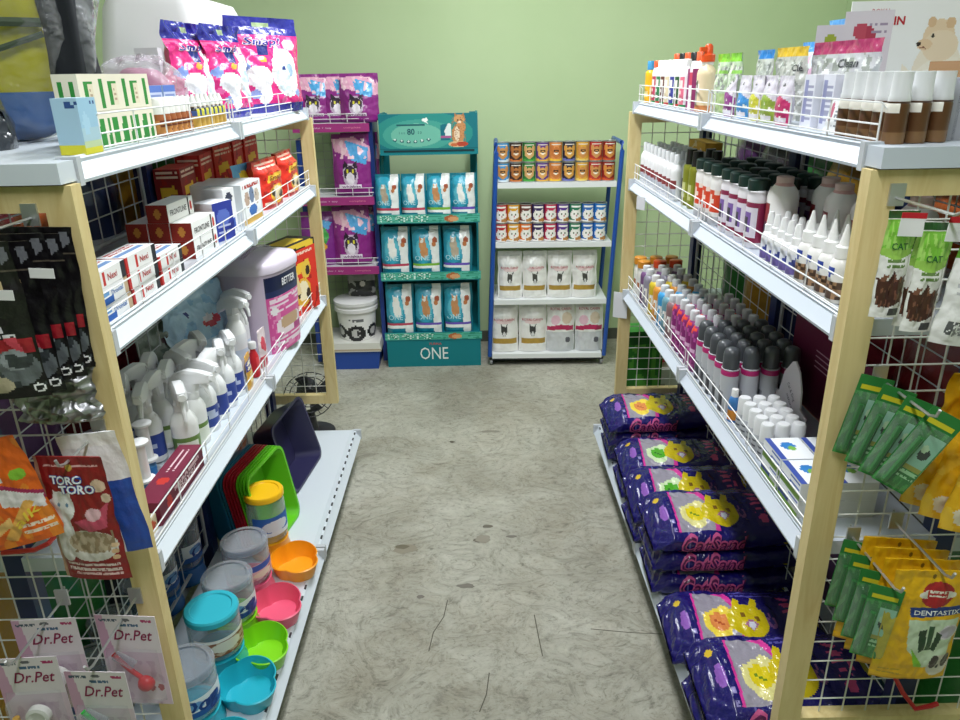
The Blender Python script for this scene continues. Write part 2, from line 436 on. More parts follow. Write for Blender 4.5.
# ------------------------------------------------------------------ back wall furniture
def wheeled_rack():
    root = tag(empty('wheeled_rack', (.47, 4.22, 0)), 'blue-framed wheeled rack of four white shelves against the green back wall', 'rack')
    W, D = .335, .17
    sh = lambda z: (z-1.26)*.04
    def rail(a, b, r=.013):
        mb = MB('enamel', '1F4FA3'); mb.tube([a, b], r, 8); return mb
    for sx in (-1, 1):
        mb = MB('enamel', '1F4FA3')
        P = [(sx*W+sh(.06), -D, .06), (sx*W, -D, 1.22), (sx*W, -D+.03, 1.262), (sx*W, D-.03, 1.262), (sx*W, D, 1.22), (sx*W+sh(.06), D, .06)]
        mb.tube(P, .0125, 8); mb.build('side_frame', root)
    for z in (.075, .405, .735, 1.062):
        mb = MB('enamel', 'E4E7E8'); mb.box(-W+.014+sh(z), W-.014+sh(z), -D-.005, D, z-.028, z); mb.build('shelf', root, smooth=0)
    mb = MB('enamel', '26292E'); mb.box(-W+sh(0), W+sh(0), -D, D, .036, .046); mb.build('base_bar', root, smooth=0)
    for sx in (-1, 1):
        for sy in (-1, 1):
            mb = MB('plastic', '8C8F92')
            mb.M = Matrix.Translation((sx*(W-.01)+sh(0), sy*(D-.02), .021)) @ Matrix.Rotation(PI/2, 4, 'Y')
            mb.lathe([(.0205, -.008), (.0205, .008)], 14); mb.M = None
            mb.box(sx*(W-.01)+sh(0)-.012, sx*(W-.01)+sh(0)+.012, sy*(D-.02)-.012, sy*(D-.02)+.012, .036, .05)
            mb.build('caster', root)
    root.rotation_euler = (0, 0, math.radians(-1.5))
    return root
RACK = wheeled_rack()

TEAL = '0E7C86'
def teal_display():
    root = tag(empty('display_stand', (-.245, 4.22, 0)), 'teal cardboard pet food display stand with cat header sign by the back wall', 'display')
    y = -.15; W = .283
    def part(name, f, mat='card', col=TEAL, **k):
        mb = MB(mat, col); f(mb); return mb.build(name, root, smooth=0)
    pl = part('plinth', lambda m: m.box(-.275, .275, -.15, .13, 0, .165))
    mb = MB('card'); mb.text('ONE', (0, -.15, .083), .165, .075, 'E9F1EE'); mb.text('PURINA', (0.01, -.15, .142), .07, .014, 'D23A2E'); mb.build('lettering', pl)
    def back(m):
        m.box(-.275, .275, .115, .13, .16, .99); m.box(-.262, -.225, .115, .13, .99, 1.42); m.box(.235, .272, .115, .13, .99, 1.42)
        for sx in (-1, 1):
            xa, xb = sorted((sx*.275, sx*.264)); m.box(xa, xb, -.03, .13, .16, .9)
            m.box(xa, xb, .05, .13, .9, 1.2)
    part('back_board', back)
    L = [('n', 0, 0, 1, 1, 14, 1, .12, '2E8F77'), ('n', .02, .2, .5, .9, 40, 4, .1, 'D9EDE4'), ('e', .72, .5, .07, .36, 'B5653A'), ('e', .74, .45, .05, .28, 'D8A070'), ('r', 0, 0, 1, .1, '0B6B74')]
    for (z0, z1, zl) in ((.165, .212, .2), (.525, .575, .56), (.85, .9, .885)):
        mb = MB('card', TEAL); mb.box(-.264, .264, -.145, .113, zl-.035, zl-.015)
        mb.grid(lambda u, v: (-W+u*2*W, -.152, z0+v*(z1-z0)), 110, 10, paint('57B5A0', L)); mb.box(-W, W, -.15, -.14, z0, z1)
        mb.build('shelf_tray', root, smooth=0)
    H = [('e', .45, .45, .5, .6, '2A8C86'), ('e', .4, .4, .36, .44, '459F92'), ('e', .38, .4, .26, .33, '6FB8A4'), ('r', 0, .0, 1, .02, '0A5F68'),
         ('e', .47, .82, .03, .05, 'F2F6F0'), ('p', [(.44, .8), (.5, .72), (.47, .85), (.51, .9), (.45, .86)], 'F2F6F0'),
         ('p', [(.62, .24), (.62, .68), (.70, .70), (.72, .24)], '0F6C7C'), ('p', [(.66, .5), (.7, .72), (.73, .7), (.73, .3), (.68, .3)], 'DDE6E4'), ('r', .62, .3, .73, .36, 'A85A8C'),
         ('e', .80, .4, .065, .26, 'C58B5B'), ('e', .83, .62, .05, .14, 'C58B5B'), ('e', .815, .84, .055, .12, 'CE9866'), ('p', [(.765, .88), (.772, 1.0), (.80, .93)], 'B67A4A'), ('p', [(.83, .93), (.862, 1.0), (.868, .88)], 'B67A4A'),
         ('e', .79, .42, .028, .2, 'E8D3B8'), ('e', .80, .8, .012, .02, '2B2A22'), ('e', .832, .8, .012, .02, '2B2A22'), ('e', .815, .75, .018, .03, 'F0DFC9'), ('n', .74, .2, .88, .9, 60, 5, .25, 'A86E42'),
         ('e', .80, .13, .1, .09, 'D9B084'), ('e', .84, .13, .06, .07, 'B4432F'), ('e', .76, .11, .035, .05, 'C4683F')]
    for i in range(6): H.append(('e', .16+i*.068, .27-.06*math.sin(i*PI/5), .02, .045, '14535F')); H.append(('e', .16+i*.068, .285-.06*math.sin(i*PI/5), .012, .025, 'D5E8E0'))
    mb = MB('card', TEAL); x0, x1, z0, z1 = -.245, .28, 1.215, 1.425
    mb.box(x0, x1, -.135, -.12, z0, z1); mb.grid(lambda u, v: (x0+u*(x1-x0), -.1358, z0+.03+v*(z1-z0-.03)), 130, 46, paint('12717C', H))
    mb.box(x0+.02, x1-.02, -.137, -.134, z0+.016, z0+.026, '12343B')
    for sx in (x0, x1-.012): mb.box(sx, sx+.012, -.12, .115, z0, z1)
    mb.text('80', (-.075, -.136, 1.335), .04, .032, '14505C', bold=.02); mb.text('1 n n', (-.122, -.136, 1.33), .03, .014, '14505C'); mb.text('s o', (-.028, -.136, 1.33), .02, .013, '14505C')
    mb.box(-.15, 0, -.1366, -.1355, 1.365, 1.373, '1A5A62')
    mb.build('header_sign', root, smooth=0)
    return root
teal_display()

def purple_stand():
    root = tag(empty('purple_shelf_rack', (-.705, 4.2, 0)), 'blue-sided wire shelf rack with purple price strips in the back left corner', 'rack')
    PU = '9E3278'
    for x in (-.24, .158):
        mb = MB('enamel', '23408C'); mb.box(x-.012, x+.012, -.02, .22, 0, 1.47 if x > 0 else 1.3); mb.build('side_panel', root, smooth=0)
    for z in (1.385, 1.0, .61):
        mb = MB('enamel', 'D5D6D8'); mb.box(-.24, .15, -.10, .21, z-.01, z)
        mb.build('shelf', root, smooth=0)
        mb = MB('card', PU); mb.box(-.24, .165, -.115, -.10, z-.045, z-.002)
        mb.text('whiskas  +  tasty', (-.09, -.115, z-.024), .11, .012, 'E7C6DC'); mb.text('complete', (.075, -.115, z-.024), .09, .013, 'E88AA8')
        mb.build('price_strip', root, smooth=0)
        w = MB('enamel', 'DADADA')
        for dz in (.02, .045): w.tube([(-.24, -.1, z+dz), (.165, -.1, z+dz)], .002, 4)
        for i in range(5): w.tube([(-.22+i*.09, -.1, z), (-.22+i*.09, -.1, z+.045)], .002, 4)
        w.build('wire_fence', root)
    mb = MB('enamel', 'B7BDB0'); wire_mesh(mb, -.235, .155, .3, 1.35, .21, .045, .0014, '9FA698'); mb.build('back_grid', root)
    return root
purple_stand()

# ------------------------------------------------------------------ goods on the left unit
LR = PI/2                       # fronts turned to the aisle
def lft(o, d, y, z, label=None, cat=None, group=None, rz=0, **k):
    return put(o, (-d, y, z), LR+rz, label, cat, group, **k)
T1, T2, T3, T4 = [z+.0005 for z in ZS]

# --- top shelf: backpack in clear wrap
def backpack():
    root = empty('backpack')
    def blob(name, w, d, h, col, mat='matte', y0=0, z0=0, e=3.0, cf=None, wob=.012):
        mb = MB(mat, col)
        def P(u, v):
            a = u*2*PI; t = v*PI-PI/2
            ce = lambda x, q: math.copysign(abs(x)**(2/q), x)
            x = ce(math.cos(t), e)*ce(math.cos(a), e); y = ce(math.cos(t), e)*ce(math.sin(a), e); z = ce(math.sin(t), e)
            n = noise.noise(Vector((x*2, y*2, z*2+z0*9)))*wob
            return (x*(w/2+n), y0+y*(d/2+n), z0+h/2+z*h/2)
        mb.grid(P, 40, 30, cf); return mb.build(name, root, smooth=60)
    def cf(u, v):
        return 'C8BE22' if v > .37 else '3D6FB0'
    blob('body', .25, .15, .42, 'C8BE22', z0=0, cf=cf)
    blob('side_panel', .085, .17, .42, '23262B', y0=0, z0=.003).location = (.13, .01, 0)
    for (p, q, r) in (((-.12, -.079, .222), (.105, -.081, .218), .009), ((-.12, -.077, .125), (.105, -.081, .198), .006)):
        mb = MB('matte', '24282C' if r > .01 else '4F5A4A')
        n = 10; pts = [Vector(p).lerp(Vector(q), i/n) for i in range(n+1)]
        mb.tube([(a.x, -.078-.012*(1-(a.x/.135)**2), a.z) for a in pts], r, 6); mb.build('strap', root)
    blob('clear_wrap', .36, .2, .46, 'F4F6F8', 'wrap', z0=0, e=2.6, wob=.035)
    return root
put(backpack(), (-.935, 1.6, T1), .25, 'yellow, blue and black backpack in clear wrap on the left top shelf', 'backpack')
mb = MB('crinkle', '33383F')
mb.grid(lambda u, v: ((.075-.025*v)*math.cos(u*2*PI)*(math.sin(min(1, v*1.02)*PI*.5+.9)*.6+.5)*(1+.12*noise.noise(Vector((u*6, v*4, 1)))), .075*math.sin(u*2*PI)*(1+.15*noise.noise(Vector((u*5, v*5, 7)))), v*.1), 28, 16)
mb.lathe([(.05, .1), (.001, .104)], 20, c=(0, 0, -.002), cap0=False)
tag(mb.build('wrapped_bundle', None, (-.905, 1.40, T1), smooth=60), 'dark grey plastic-wrapped bundle in front of the yellow backpack', 'bag')

# pale box at the corner
box = carton('gel_box', .062, .042, .088, '9CC4DC', [('r', 0, 0, 1, .14, 'D9D23A'), ('r', 0, .14, 1, .24, 'BFD2A6'), ('r', 0, .24, 1, .45, 'ACCBD8'), ('l', .55, .8, .95, .92, 2, '2E4E86'), ('e', .3, .55, .18, .2, 'A9CFE4')], side='A5C6DB', sideL=[('r', 0, 0, 1, .16, 'D9D23A'), ('l', .4, .82, .95, .92, 1, '2E4E86')], top='B5D2E2')
lft(box, .652, 1.288, T1, 'pale blue and yellow box standing at the near corner of the left top shelf', 'box')
# cream and green packets, two tiers
pk = carton('soap_packet', .088, .045, .062, 'E9E2CF', [('r', .2, .12, .5, .82, '2F8A3B'), ('r', .34, .12, .48, .7, 'E2D8BF'), ('r', .72, .1, .88, .85, '2F8A3B'), ('l', .36, .3, .47, .6, 3, 'B79E86')], top='EDE7D6', side='E9E2CF', sideL=[('r', .2, .12, .8, .82, '2F8A3B'), ('r', .4, .0, .65, 1, 'E9E2CF')], cell=.004)
pk2 = carton('soap_packet', .088, .045, .062, 'E9E2CF', [('r', .08, .05, .3, .8, '2F8A3B'), ('p', [(.42, 0), (.5, .8), (.68, .8), (.66, 0)], '2F8A3B'), ('p', [(.78, 0), (.82, .8), (.93, .8), (.92, 0)], '2F8A3B')], top='EDE7D6', side='E9E2CF', sideL=[('r', .2, .12, .8, .82, '2F8A3B')], cell=.004)
for t in range(2):
    for i in range(3):
        lft([pk2, pk][t], .683, 1.385+i*.093, T1+t*.0625, 'cream and green packet, %s from the near end of the %s row' % (ORD[i], ['lower', 'upper'][t]), 'packet', 'cream and green packets on the left top shelf', rz=-.12+.08*R.random())
# small bottles
bb = bottle('dropper_bottle', .0135, .045, 'A65F38', 'F0F0EC', .032, .0125, [('r', 0, .15, 1, .75, 'C98A4B'), ('l', .1, .2, .9, .7, 3, '7B3B24')], .2, .75, 1, n=14, rows=8)
n = 0
for j in range(2):
    for i in range(6):
        lft(bb, .664+j*.034, 1.655+i*.032, T1, 'small brown bottle with white cap, %s from near end, %s row' % (ORD[i], ['front', 'back'][j]), 'bottle', 'small brown bottles on the left top shelf')
yb = bottle('drops_bottle', .014, .052, 'C9A24B', 'EFEFEA', .026, .009, [('r', 0, .55, 1, .8, '3E5C9A'), ('r', 0, .8, 1, .95, '24272B'), ('r', .3, .6, .7, .9, 'D7D04A')], .2, .5, 1, n=14, rows=10, capprof=[(.009, 0), (.008, .012), (.003, .026)])
for j in range(2):
    for i in range(7):
        lft(yb, .664+j*.034, 1.87+i*.033, T1, 'small amber bottle with white tip, %s from near end, %s row' % (ORD[i], ['front', 'back'][j]), 'bottle', 'small amber bottles on the left top shelf')
bx = carton('medicine_box', .05, .03, .1, '9FB4DA', [('r', 0, 0, 1, .25, '2D3E8E'), ('r', 0, .25, 1, .85, 'C2CBE6'), ('r', 0, .85, 1, 1, '5B79C4'), ('l', .15, .35, .85, .8, 4, '7D8FC2')])
for i in range(2):
    lft(bx, .745, 1.83+i*.085, T1, 'upright blue and white box behind the small bottles, %s' % ['the nearer one', 'the farther one'][i], 'box', 'blue boxes behind the bottles', rz=-.2)
# pink plush in clear wrap and big white tub behind
def plush():
    root = empty('wrapped_cushion')
    def blob(name, w, d, h, col, mat, wob, s=0):
        mb = MB(mat, col)
        def P(u, v):
            a = u*2*PI; t = v*PI-PI/2; n = 1+wob*noise.noise(Vector((math.cos(a)*2, math.sin(a)*2, v*5+s)))
            return (w/2*math.cos(t)**.6*math.cos(a)*n if v not in (0, 1) else 0, d/2*math.cos(t)**.6*math.sin(a)*n if v not in (0, 1) else 0, h/2+h/2*math.sin(t)*(n if v > .5 else 1))
        mb.grid(P, 30, 22); mb.build(name, root, smooth=60)
    blob('cushion', .15, .14, .14, 'A9718A', 'matte', .1); blob('clear_wrap', .21, .19, .165, 'F3EEF2', 'wrap', .25, 4)
    return root
put(plush(), (-.84, 2.02, T1), LR, 'dusty pink cushion in crinkled clear wrap in front of the white tub', 'cushion')
def tub():
    root = empty('litter_box')
    def rr(w, d, r, n=6):
        o = []
        for (cx, cy, a0) in ((w/2-r, d/2-r, 0), (-w/2+r, d/2-r, PI/2), (-w/2+r, -d/2+r, PI), (w/2-r, -d/2+r, 1.5*PI)):
            for i in range(n+1): a = a0+PI/2*i/n; o.append((cx+r*math.cos(a), cy+r*math.sin(a)))
        return o
    def shell(name, lv, col):
        mb = MB('plastic', col); V = []; F = []; n = 28
        for (w, d, r, z) in lv: V += [(x, y, z) for x, y in rr(w, d, r)]
        for j in range(len(lv)-1):
            for i in range(n): F.append((j*n+i, j*n+(i+1) % n, (j+1)*n+(i+1) % n, (j+1)*n+i))
        F += [tuple(range(n-1, -1, -1)), tuple(range((len(lv)-1)*n, len(lv)*n))]
        mb.add(V, F); return mb.build(name, root, smooth=40)
    shell('base', [(.40, .28, .05, 0), (.44, .31, .06, .07), (.455, .325, .06, .072), (.455, .325, .06, .084)], 'E9E6E8')
    shell('hood', [(.445, .315, .06, .084), (.43, .30, .06, .16), (.40, .27, .06, .27), (.38, .25, .055, .292), (.33, .2, .04, .3)], 'E7E7E9')
    mb = MB('plastic', 'D4D3D8'); mb.box(-.25, -.222, -.03, .03, .07, .17); mb.build('latch', root, smooth=0)
    return root
TB = put(tub(), (-1.0, 2.78, T1), LR, 'big white plastic litter box with hood on the left top shelf', 'litter box')
TB.scale = (1.2, 1.2, 1.2)
# pink and blue litter bags
PK = [('r', 0, .82, 1, 1, '2B2C8E'), ('r', 0, 0, 1, .1, '2B2C8E'), ('r', .38, .9, .62, .945, 'A9BE92'), ('n', 0, .1, 1, .8, 8, 3, .28, 'E86AA6'),
      ('e', .65, .42, .2, .26, 'F4F4F6'), ('e', .28, .38, .17, .12, 'F4F4F6'), ('e', .3, .25, .1, .16, 'F4F4F6'), ('p', [(.5, .6), (.56, .74), (.64, .62)], 'F4F4F6'), ('e', .72, .45, .06, .07, '9CB4DC'), ('e', .6, .36, .1, .16, 'D9E9F4'),
      ('e', .78, .72, .1, .06, 'EBD3E4'), ('e', .2, .2, .06, .05, '8F9FD6'), ('e', .8, .2, .05, .04, '8F9FD6'), ('e', .12, .5, .06, .06, '7C93D2'), ('e', .35, .56, .05, .03, 'E8A33A'), ('r', .3, .6, .44, .76, '232C7A'), ('e', .62, .47, .03, .02, '2B3A7E')]
pb = pouch('litter_bag', .32, .30, .11, 'D8277E', PK, [('Snap!', .42, .74, .5, .1, '2B2C8E', {'out': 'F2DCEB', 'shear': .2})], .0042, 3, .1, 'crinkle', 'C8246F', .006, 2, edge=.006)
pb2 = pouch('litter_bag', .25, .26, .11, 'D8277E', PK, [('Snap!', .42, .74, .5, .1, '2B2C8E', {'out': 'F2DCEB', 'shear': .2})], .0045, 3, .1, 'crinkle', 'C8246F', .012, 5, edge=.006)
lft(pb, .70, 2.72, T1, 'largest pink and blue litter bag at the far end of the shelf', 'litter bag', None, -.55)
lft(pb2, .745, 2.42, T1, 'pink litter bag with crumpled blue top, middle of the three on the top shelf', 'litter bag', None, -.15)
lft(pb2, .80, 2.27, T1+.0, 'pink litter bag with folded blue top behind the small bottles, leftmost of three', 'litter bag', None, -.1)

# --- second shelf: medicine cartons
def med(name, base, L, texts=(), w=.13, d=.055, h=.03, **k): return carton(name, w, d, h, base, L, texts, cell=.003, **k)
ca = med('medicine_carton', 'F1F1F0', [('r', 0, .0, .06, 1, 'C62B2B'), ('r', .3, .1, .38, .9, 'C9322E'), ('r', .85, 0, 1, 1, '2A2C33')], [('Nexi', .58, .5, .28, .4, 'B4282B')], side='B8342C', top='EEF0F2', topL=[('r', .05, .3, .9, .5, '6C8FC0'), ('l', .1, .6, .9, .9, 2, 'B5483E')])
cb = med('medicine_carton', 'F3F3F4', [('r', 0, 0, .5, .35, '2A62B4'), ('r', .06, .5, .4, .8, '6FA2D8'), ('r', .88, 0, 1, 1, 'C7AE8E')], [('Drontal', .64, .55, .36, .3, '3A6FB4')], side='3E72B4', top='E9EDF2', topL=[('r', .1, .2, .9, .4, '5FA0D0'), ('l', .1, .6, .9, .9, 2, 'C2554A')])
cc = med('medicine_carton', 'F4F4F2', [('r', .78, 0, .84, 1, '3A3230'), ('e', .9, .5, .05, .3, 'C8372E')], [('FRONTLINE', .4, .5, .62, .32, '4A4648')], w=.15, d=.05, h=.042, side='8E2B22', sideL=[('e', .5, .5, .16, .3, 'C98A3C')], top='EDEDEA')
for t in range(3):
    for i in range(3):
        o = [cb, ca, ca][i] if t == 0 else [cb, ca, ca][i] if t == 1 else [ca, ca, None][i]
        if not o: continue
        lft(o, .672, 1.275+i*.137, T2+t*.0305, '%s-printed white medicine carton, %s from near end, %s layer' % ('blue' if o is cb else 'red', ORD[i], ['bottom', 'middle', 'top'][t]), 'carton', 'flat medicine cartons at the near end of the second left shelf', rz=R.uniform(-.03, .03))
for i in range(2):
    lft(ca, .735, 1.33+i*.137, T2, 'red-printed white carton in the back row of the near end, %s' % ['nearer', 'farther'][i], 'carton', 'flat medicine cartons at the near end of the second left shelf', rz=.05)
for t in range(3):
    for j in range(3 if t < 2 else 1):
        lft(cc, .68+j*.052+(.05 if t == 2 else 0), 1.80, T2+t*.0425, 'white and brick-red carton, %s from aisle, %s layer of stack' % (ORD[j], ['bottom', 'middle', 'top'][t]), 'carton', 'stacked brick-red ended cartons', rz=-.04)
cd = carton('tablet_box', .085, .06, .1, '2F3FA0', [('e', .5, .6, .35, .22, '5E74C8'), ('l', .2, .2, .8, .4, 3, 'B9C2E6')], side='E9EAF0', top='E9EAF0')
lft(cd, .68, 1.945, T2, 'dark blue upright carton beside the brick-red ended stack', 'carton', None, -.3)
lft(carton('tablet_box', .06, .06, .12, 'EDEDEF', [('e', .5, .8, .3, .12, '3A3F55'), ('r', .2, .1, .8, .35, '3F62B6')], top='F2F2F2'), .69, 2.035, T2, 'narrow white upright carton between the blue carton and the cartoon-animal carton', 'carton', None, -.2)
ce = carton('treat_carton', .17, .16, .115, 'EFF1F3', [('e', .25, .6, .12, .2, 'B9A08E'), ('e', .5, .68, .12, .2, '6D7F9E'), ('e', .75, .6, .12, .2, 'C7B8AA'), ('e', .5, .3, .2, .15, '3C6FB8'), ('r', 0, 0, 1, .14, 'C9A350'), ('e', .3, .64, .02, .03, '222222'), ('e', .55, .72, .02, .03, '222222'), ('e', .72, .66, .02, .03, '222222'), ('l', .1, .86, .9, .96, 1, 'AF3C38')], top='E3E6E8', side='DCE2E6')
lft(ce, .73, 2.21, T2, 'white carton printed with cartoon animals in the middle of the second left shelf', 'carton', None, -.05)
lbl = pouch('treat_pouch', .13, .15, .03, '62A9DA', [('e', .5, .5, .3, .25, 'CFE4F2'), ('r', 0, .0, 1, .12, 'D9B25A'), ('e', .5, .78, .25, .08, 'F2D23A')], cell=.005, seed=3)
lft(lbl, .70, 2.36, T2, 'light blue treat pouch leaning behind the cartoon-animal carton', 'pouch', None, -.2, rx=-.15)
RED = [('n', 0, 0, 1, 1, 7, 2, .3, 'A81C16'), ('e', .5, .3, .25, .2, 'E8B23A'), ('e', .5, .32, .18, .14, 'F4E4C0'), ('p', [(.2, .55), (.8, .62), (.75, .74), (.22, .7)], 'F2C23A'), ('e', .36, .32, .05, .08, '3A2A22'), ('e', .66, .25, .07, .08, '3A2A22'), ('r', .1, .08, .4, .14, 'F3D8C2'), ('l', .1, .84, .9, .95, 2, 'F6D4C0')]
rb = pouch('dog_food_bag', .21, .15, .09, 'DD3022', RED, [('Smart', .5, .64, .5, .09, '7A1512', {'shear': .2})], .0045, 4, .05, 'film', 'C62A1E', .004, 7, low=.9, taper=.2, edge=.02)
lft(rb, .685, 2.47, T2, 'red dog food bag at the front of the second left shelf, nearer of two', 'food bag', 'red bags at the far end of the second left shelf', -.1, rx=.0)
lft(rb, .685, 2.735, T2, 'red dog food bag at the front of the second left shelf, farther of two', 'food bag', 'red bags at the far end of the second left shelf', .0)
rcs = [carton('snack_carton', .15, .07, h, c, RED, cell=.006, side=c, top='D5402C', sideL=RED) for c, h in (('8E2024', .17), ('C42A22', .19), ('D42E22', .2))]  # nearer cartons get darker reds: the shade at that end is in their colour
for i in range(5):
    lft(rcs[min(2, i//1)], .835, 2.13+i*.163, T2, 'tall red snack carton at the back of the second left shelf, %s from near' % ORD[i], 'carton', 'red cartons at the back of the second left shelf', R.uniform(-.1, .1))

# --- third shelf
RED2 = RED+[('r', 0, .9, 1, 1, '1F1A18'), ('p', [(.05, .96), (.95, .9), (.95, .99), (.05, 1)], 'E9C53C')]
lft(carton('dog_food_carton', .23, .11, .27, 'DE3526', RED2+[('e', .65, .6, .15, .12, 'EBC24A'), ('e', .7, .58, .07, .07, '3A2A22'), ('p', [(.2, .3), (.35, .65), (.45, .3)], 'E8CF9A')], cell=.005, side='D93223', sideL=RED2, top='2A2220', topL=[('r', .2, .2, .8, .8, 'E9C53C')]), .70, 2.72, T3, 'tall red dog food box at the far end of the third left shelf', 'food box', None, -.3)
def sand_bucket():
    root = empty('litter_tub')
    mb = MB('plastic', 'CDBED2')
    def cf(u, v):
        x = (u-.75+.5) % 1-.5; k = abs(x)/.13
        if k < 1 and v < .95:
            a = x/.26+.5
            if v > .78: return '1E2749'
            if v > .70 and True: return '2C3762'
            return FR(a, v/.7)
        return 'CBBCD0'
    FR = paint('DA5AA0', [('n', 0, 0, 1, 1, 9, 2, .2, 'E98FC0'), ('e', .5, .45, .3, .16, 'F2E4EA'), ('e', .5, .5, .16, .12, 'C9A988'), ('l', .1, .72, .9, .95, 3, 'F6E3EE'), ('l', .1, .1, .9, .25, 3, 'F6E3EE'), ('e', .2, .75, .1, .07, 'F7F1F4'), ('r', .55, .3, .9, .4, 'B64A8C')])
    def P(u, v):
        a = u*2*PI; w = .135-.012*(1-v); d = .12-.01*(1-v); e = 3.2
        ce = lambda x: math.copysign(abs(x)**(2/e), x)
        return (w*ce(math.cos(a)), d*ce(math.sin(a)), v*.27)
    mb.grid(P, 96, 40, cf)
    def S(x, z): return -.1205+.01*(1-z/.27)
    mb.text('BETTER', (0, 0, .232), .085, .024, 'F2F2F6', S, bold=.02, eps=.004)
    mb.build('body', root, smooth=50)
    mb = MB('plastic', 'D9CFDE')
    def Q(u, v):
        p = P(u, 1); k = [1.03, 1.04, .98, .6, 0][int(round(v*4))]; return (p[0]*k, p[1]*k, .268+[0, .02, .034, .045, .048][int(round(v*4))])
    mb.grid(Q, 48, 4); mb.build('lid', root, smooth=60)
    mb = MB('clear', 'E8DDEC'); mb.tube([(-.09+.18*i/12, -.02, .312+.02*math.sin(PI*i/12)) for i in range(13)], .005, 6); mb.build('handle', root)
    return root
lft(sand_bucket(), .725, 2.37, T3, 'lilac cat litter tub with pink label and navy band on the third left shelf', 'tub', None, -.25)
lft(pouch('wipes_bag', .28, .27, .07, 'A9CCE2', [('n', 0, 0, 1, 1, 5, 3, .2, '8DB9DA'), ('e', .6, .6, .14, .06, 'C8394A'), ('e', .55, .64, .08, .04, 'E8E4EA'), ('e', .3, .75, .02, .04, '2D3F7E'), ('e', .5, .3, .3, .12, 'C8DFEE')], cell=.006, wr=.01, seed=4, mat='crinkle'), .80, 2.10, T3, 'pale blue soft pack leaning behind the white sprays', 'soft pack', None, -.35, rx=-.2)
lft(pouch('flat_bag', .2, .22, .05, '7F8B80', [('n', 0, 0, 1, .6, 6, 5, .1, '5D6E66'), ('e', .45, .7, .06, .04, '50343E'), ('p', [(.6, 0), (.95, .5), (.95, 0)], '3D4B4E')], cell=.007, wr=.01, seed=8, mat='film'), .845, 1.98, T3, 'grey-green soft pack beside the blue upright post', 'soft pack', None, -.5, rx=-.3)

def spray(name, h=.125, r=.03, col='F0F1F1', L=(), head='EDEEEF', tall=False):
    root = empty(name)
    pf = paint(col, list(L)); mb = MB('plastic', col)
    prof = [(r*.92, 0), (r, .004)]+[(r, .004+(h*.72)*k/8) for k in range(1, 9)]+[(r*.8, h*.88), (r*.45, h)]
    mb.lathe(prof, 18, colfn=lambda a, z: pf(((a+.75) % 1-.25)/.5 if .25 <= (a+.75) % 1 <= .75 else .02, z/h), sy=.8); mb.build('body', root, smooth=50)
    mb = MB('plastic', head); mb.lathe([(r*.52, 0), (r*.55, .018), (r*.4, .022)], 14, c=(0, 0, h-.003)); mb.build('collar', root, smooth=40)
    # trigger head: hooded side profile, chamfered across its width
    z = h+.015; mb = MB('plastic', head)
    pr = [(-.058, .047), (-.058, .028), (-.04, .026), (-.02, .022), (-.014, -.006), (.014, -.006), (.017, .018), (.032, .012), (.05, -.002), (.057, .006), (.052, .028), (.034, .045), (.005, .055), (-.03, .053)]
    cy, cz = .002, .026; n = len(pr); V = []; F = []
    for x, k in ((-.0135, .8), (-.009, 1), (.009, 1), (.0135, .8)): V += [(x, cy+(a-cy)*k, z+cz+(b-cz)*k) for a, b in pr]
    for j in range(3):
        for i in range(n): F.append((j*n+i, j*n+(i+1) % n, (j+1)*n+(i+1) % n, (j+1)*n+i))
    F += [tuple(range(n-1, -1, -1)), tuple(range(3*n, 4*n))]
    mb.add(V, F); mb.build('trigger_head', root, smooth=35)
    mb = MB('plastic', head); mb.tube([(0, -.028, z+.03), (0, -.04, z+.012), (0, -.05, z-.008), (0, -.052, z-.026)], [.006, .006, .005, .004], 8); mb.build('trigger', root)
    mb = MB('plastic', head); mb.lathe([(.009, 0), (.009, .012)], 6); o = mb.build('nozzle', root, smooth=0); o.location = (0, -.052, z+.036); o.rotation_euler = (PI/2, 0, 0)
    return root
sA = spray('spray_bottle', .125, .031, 'EEF0F1', [('r', 0, .1, 1, .55, '3A4FA0'), ('l', .2, .2, .8, .45, 3, 'C9D2EE')])
sB = spray('spray_bottle', .125, .031, 'EFF0EE', [('r', 0, .08, 1, .5, '6E8F4A'), ('r', .2, .15, .8, .4, 'E6EBDD')])
pos = [(.69, 1.57+.073*i) for i in range(6)]+[(.765, 1.55+.073*i) for i in range(6)]+[(.83, 1.60+.075*i) for i in range(3)]
for i, (d, y) in enumerate(pos):
    k = i if i < 6 else (i-6 if i < 12 else i-12)
    gB = i in (0, 1, 7)
    lft(sB if gB else sA, d, y, T3+(0 if i < 6 else .006), 'white spray bottle with %s label, %s from near, %s row' % ('green' if gB else 'blue', ORD[k], 'front' if i < 6 else ('middle' if i < 12 else 'back')), 'spray bottle', 'white spray bottles on the third left shelf', R.uniform(-1.9, -.2))
sC = spray('spray_bottle', .175, .034, 'ECEDEC', [('r', 0, .1, 1, .8, 'E3E5E8'), ('e', .5, .4, .3, .1, 'C8D6E8')])
lft(sC, .72, 2.10, T3, 'tall plain white spray bottle near the lilac tub, nearer of the pair', 'spray bottle', None, -.5)
lft(sC, .735, 2.18, T3, 'tall plain white spray bottle near the lilac tub, farther of the pair', 'spray bottle', None, -.5)
lft(bottle('drops_bottle', .02, .09, 'C7202E', 'D9D9D9', .02, .012, [('r', .3, .2, .7, .7, 'D84A50')], .5, .4, n=16), .668, 2.075, T3, 'small red bottle with pale cap beside the tall white sprays', 'bottle')
lft(pouch('snack_packet', .07, .1, .02, 'DDA63A', [('r', 0, .55, 1, .85, '3A3F8E'), ('e', .5, .35, .3, .18, 'F0D58A'), ('l', .2, .6, .8, .8, 2, 'F0E6C8')], cell=.004), .662, 1.99, T3, 'yellow and purple snack packet by the wire fence of the third left shelf', 'packet', None, .1)
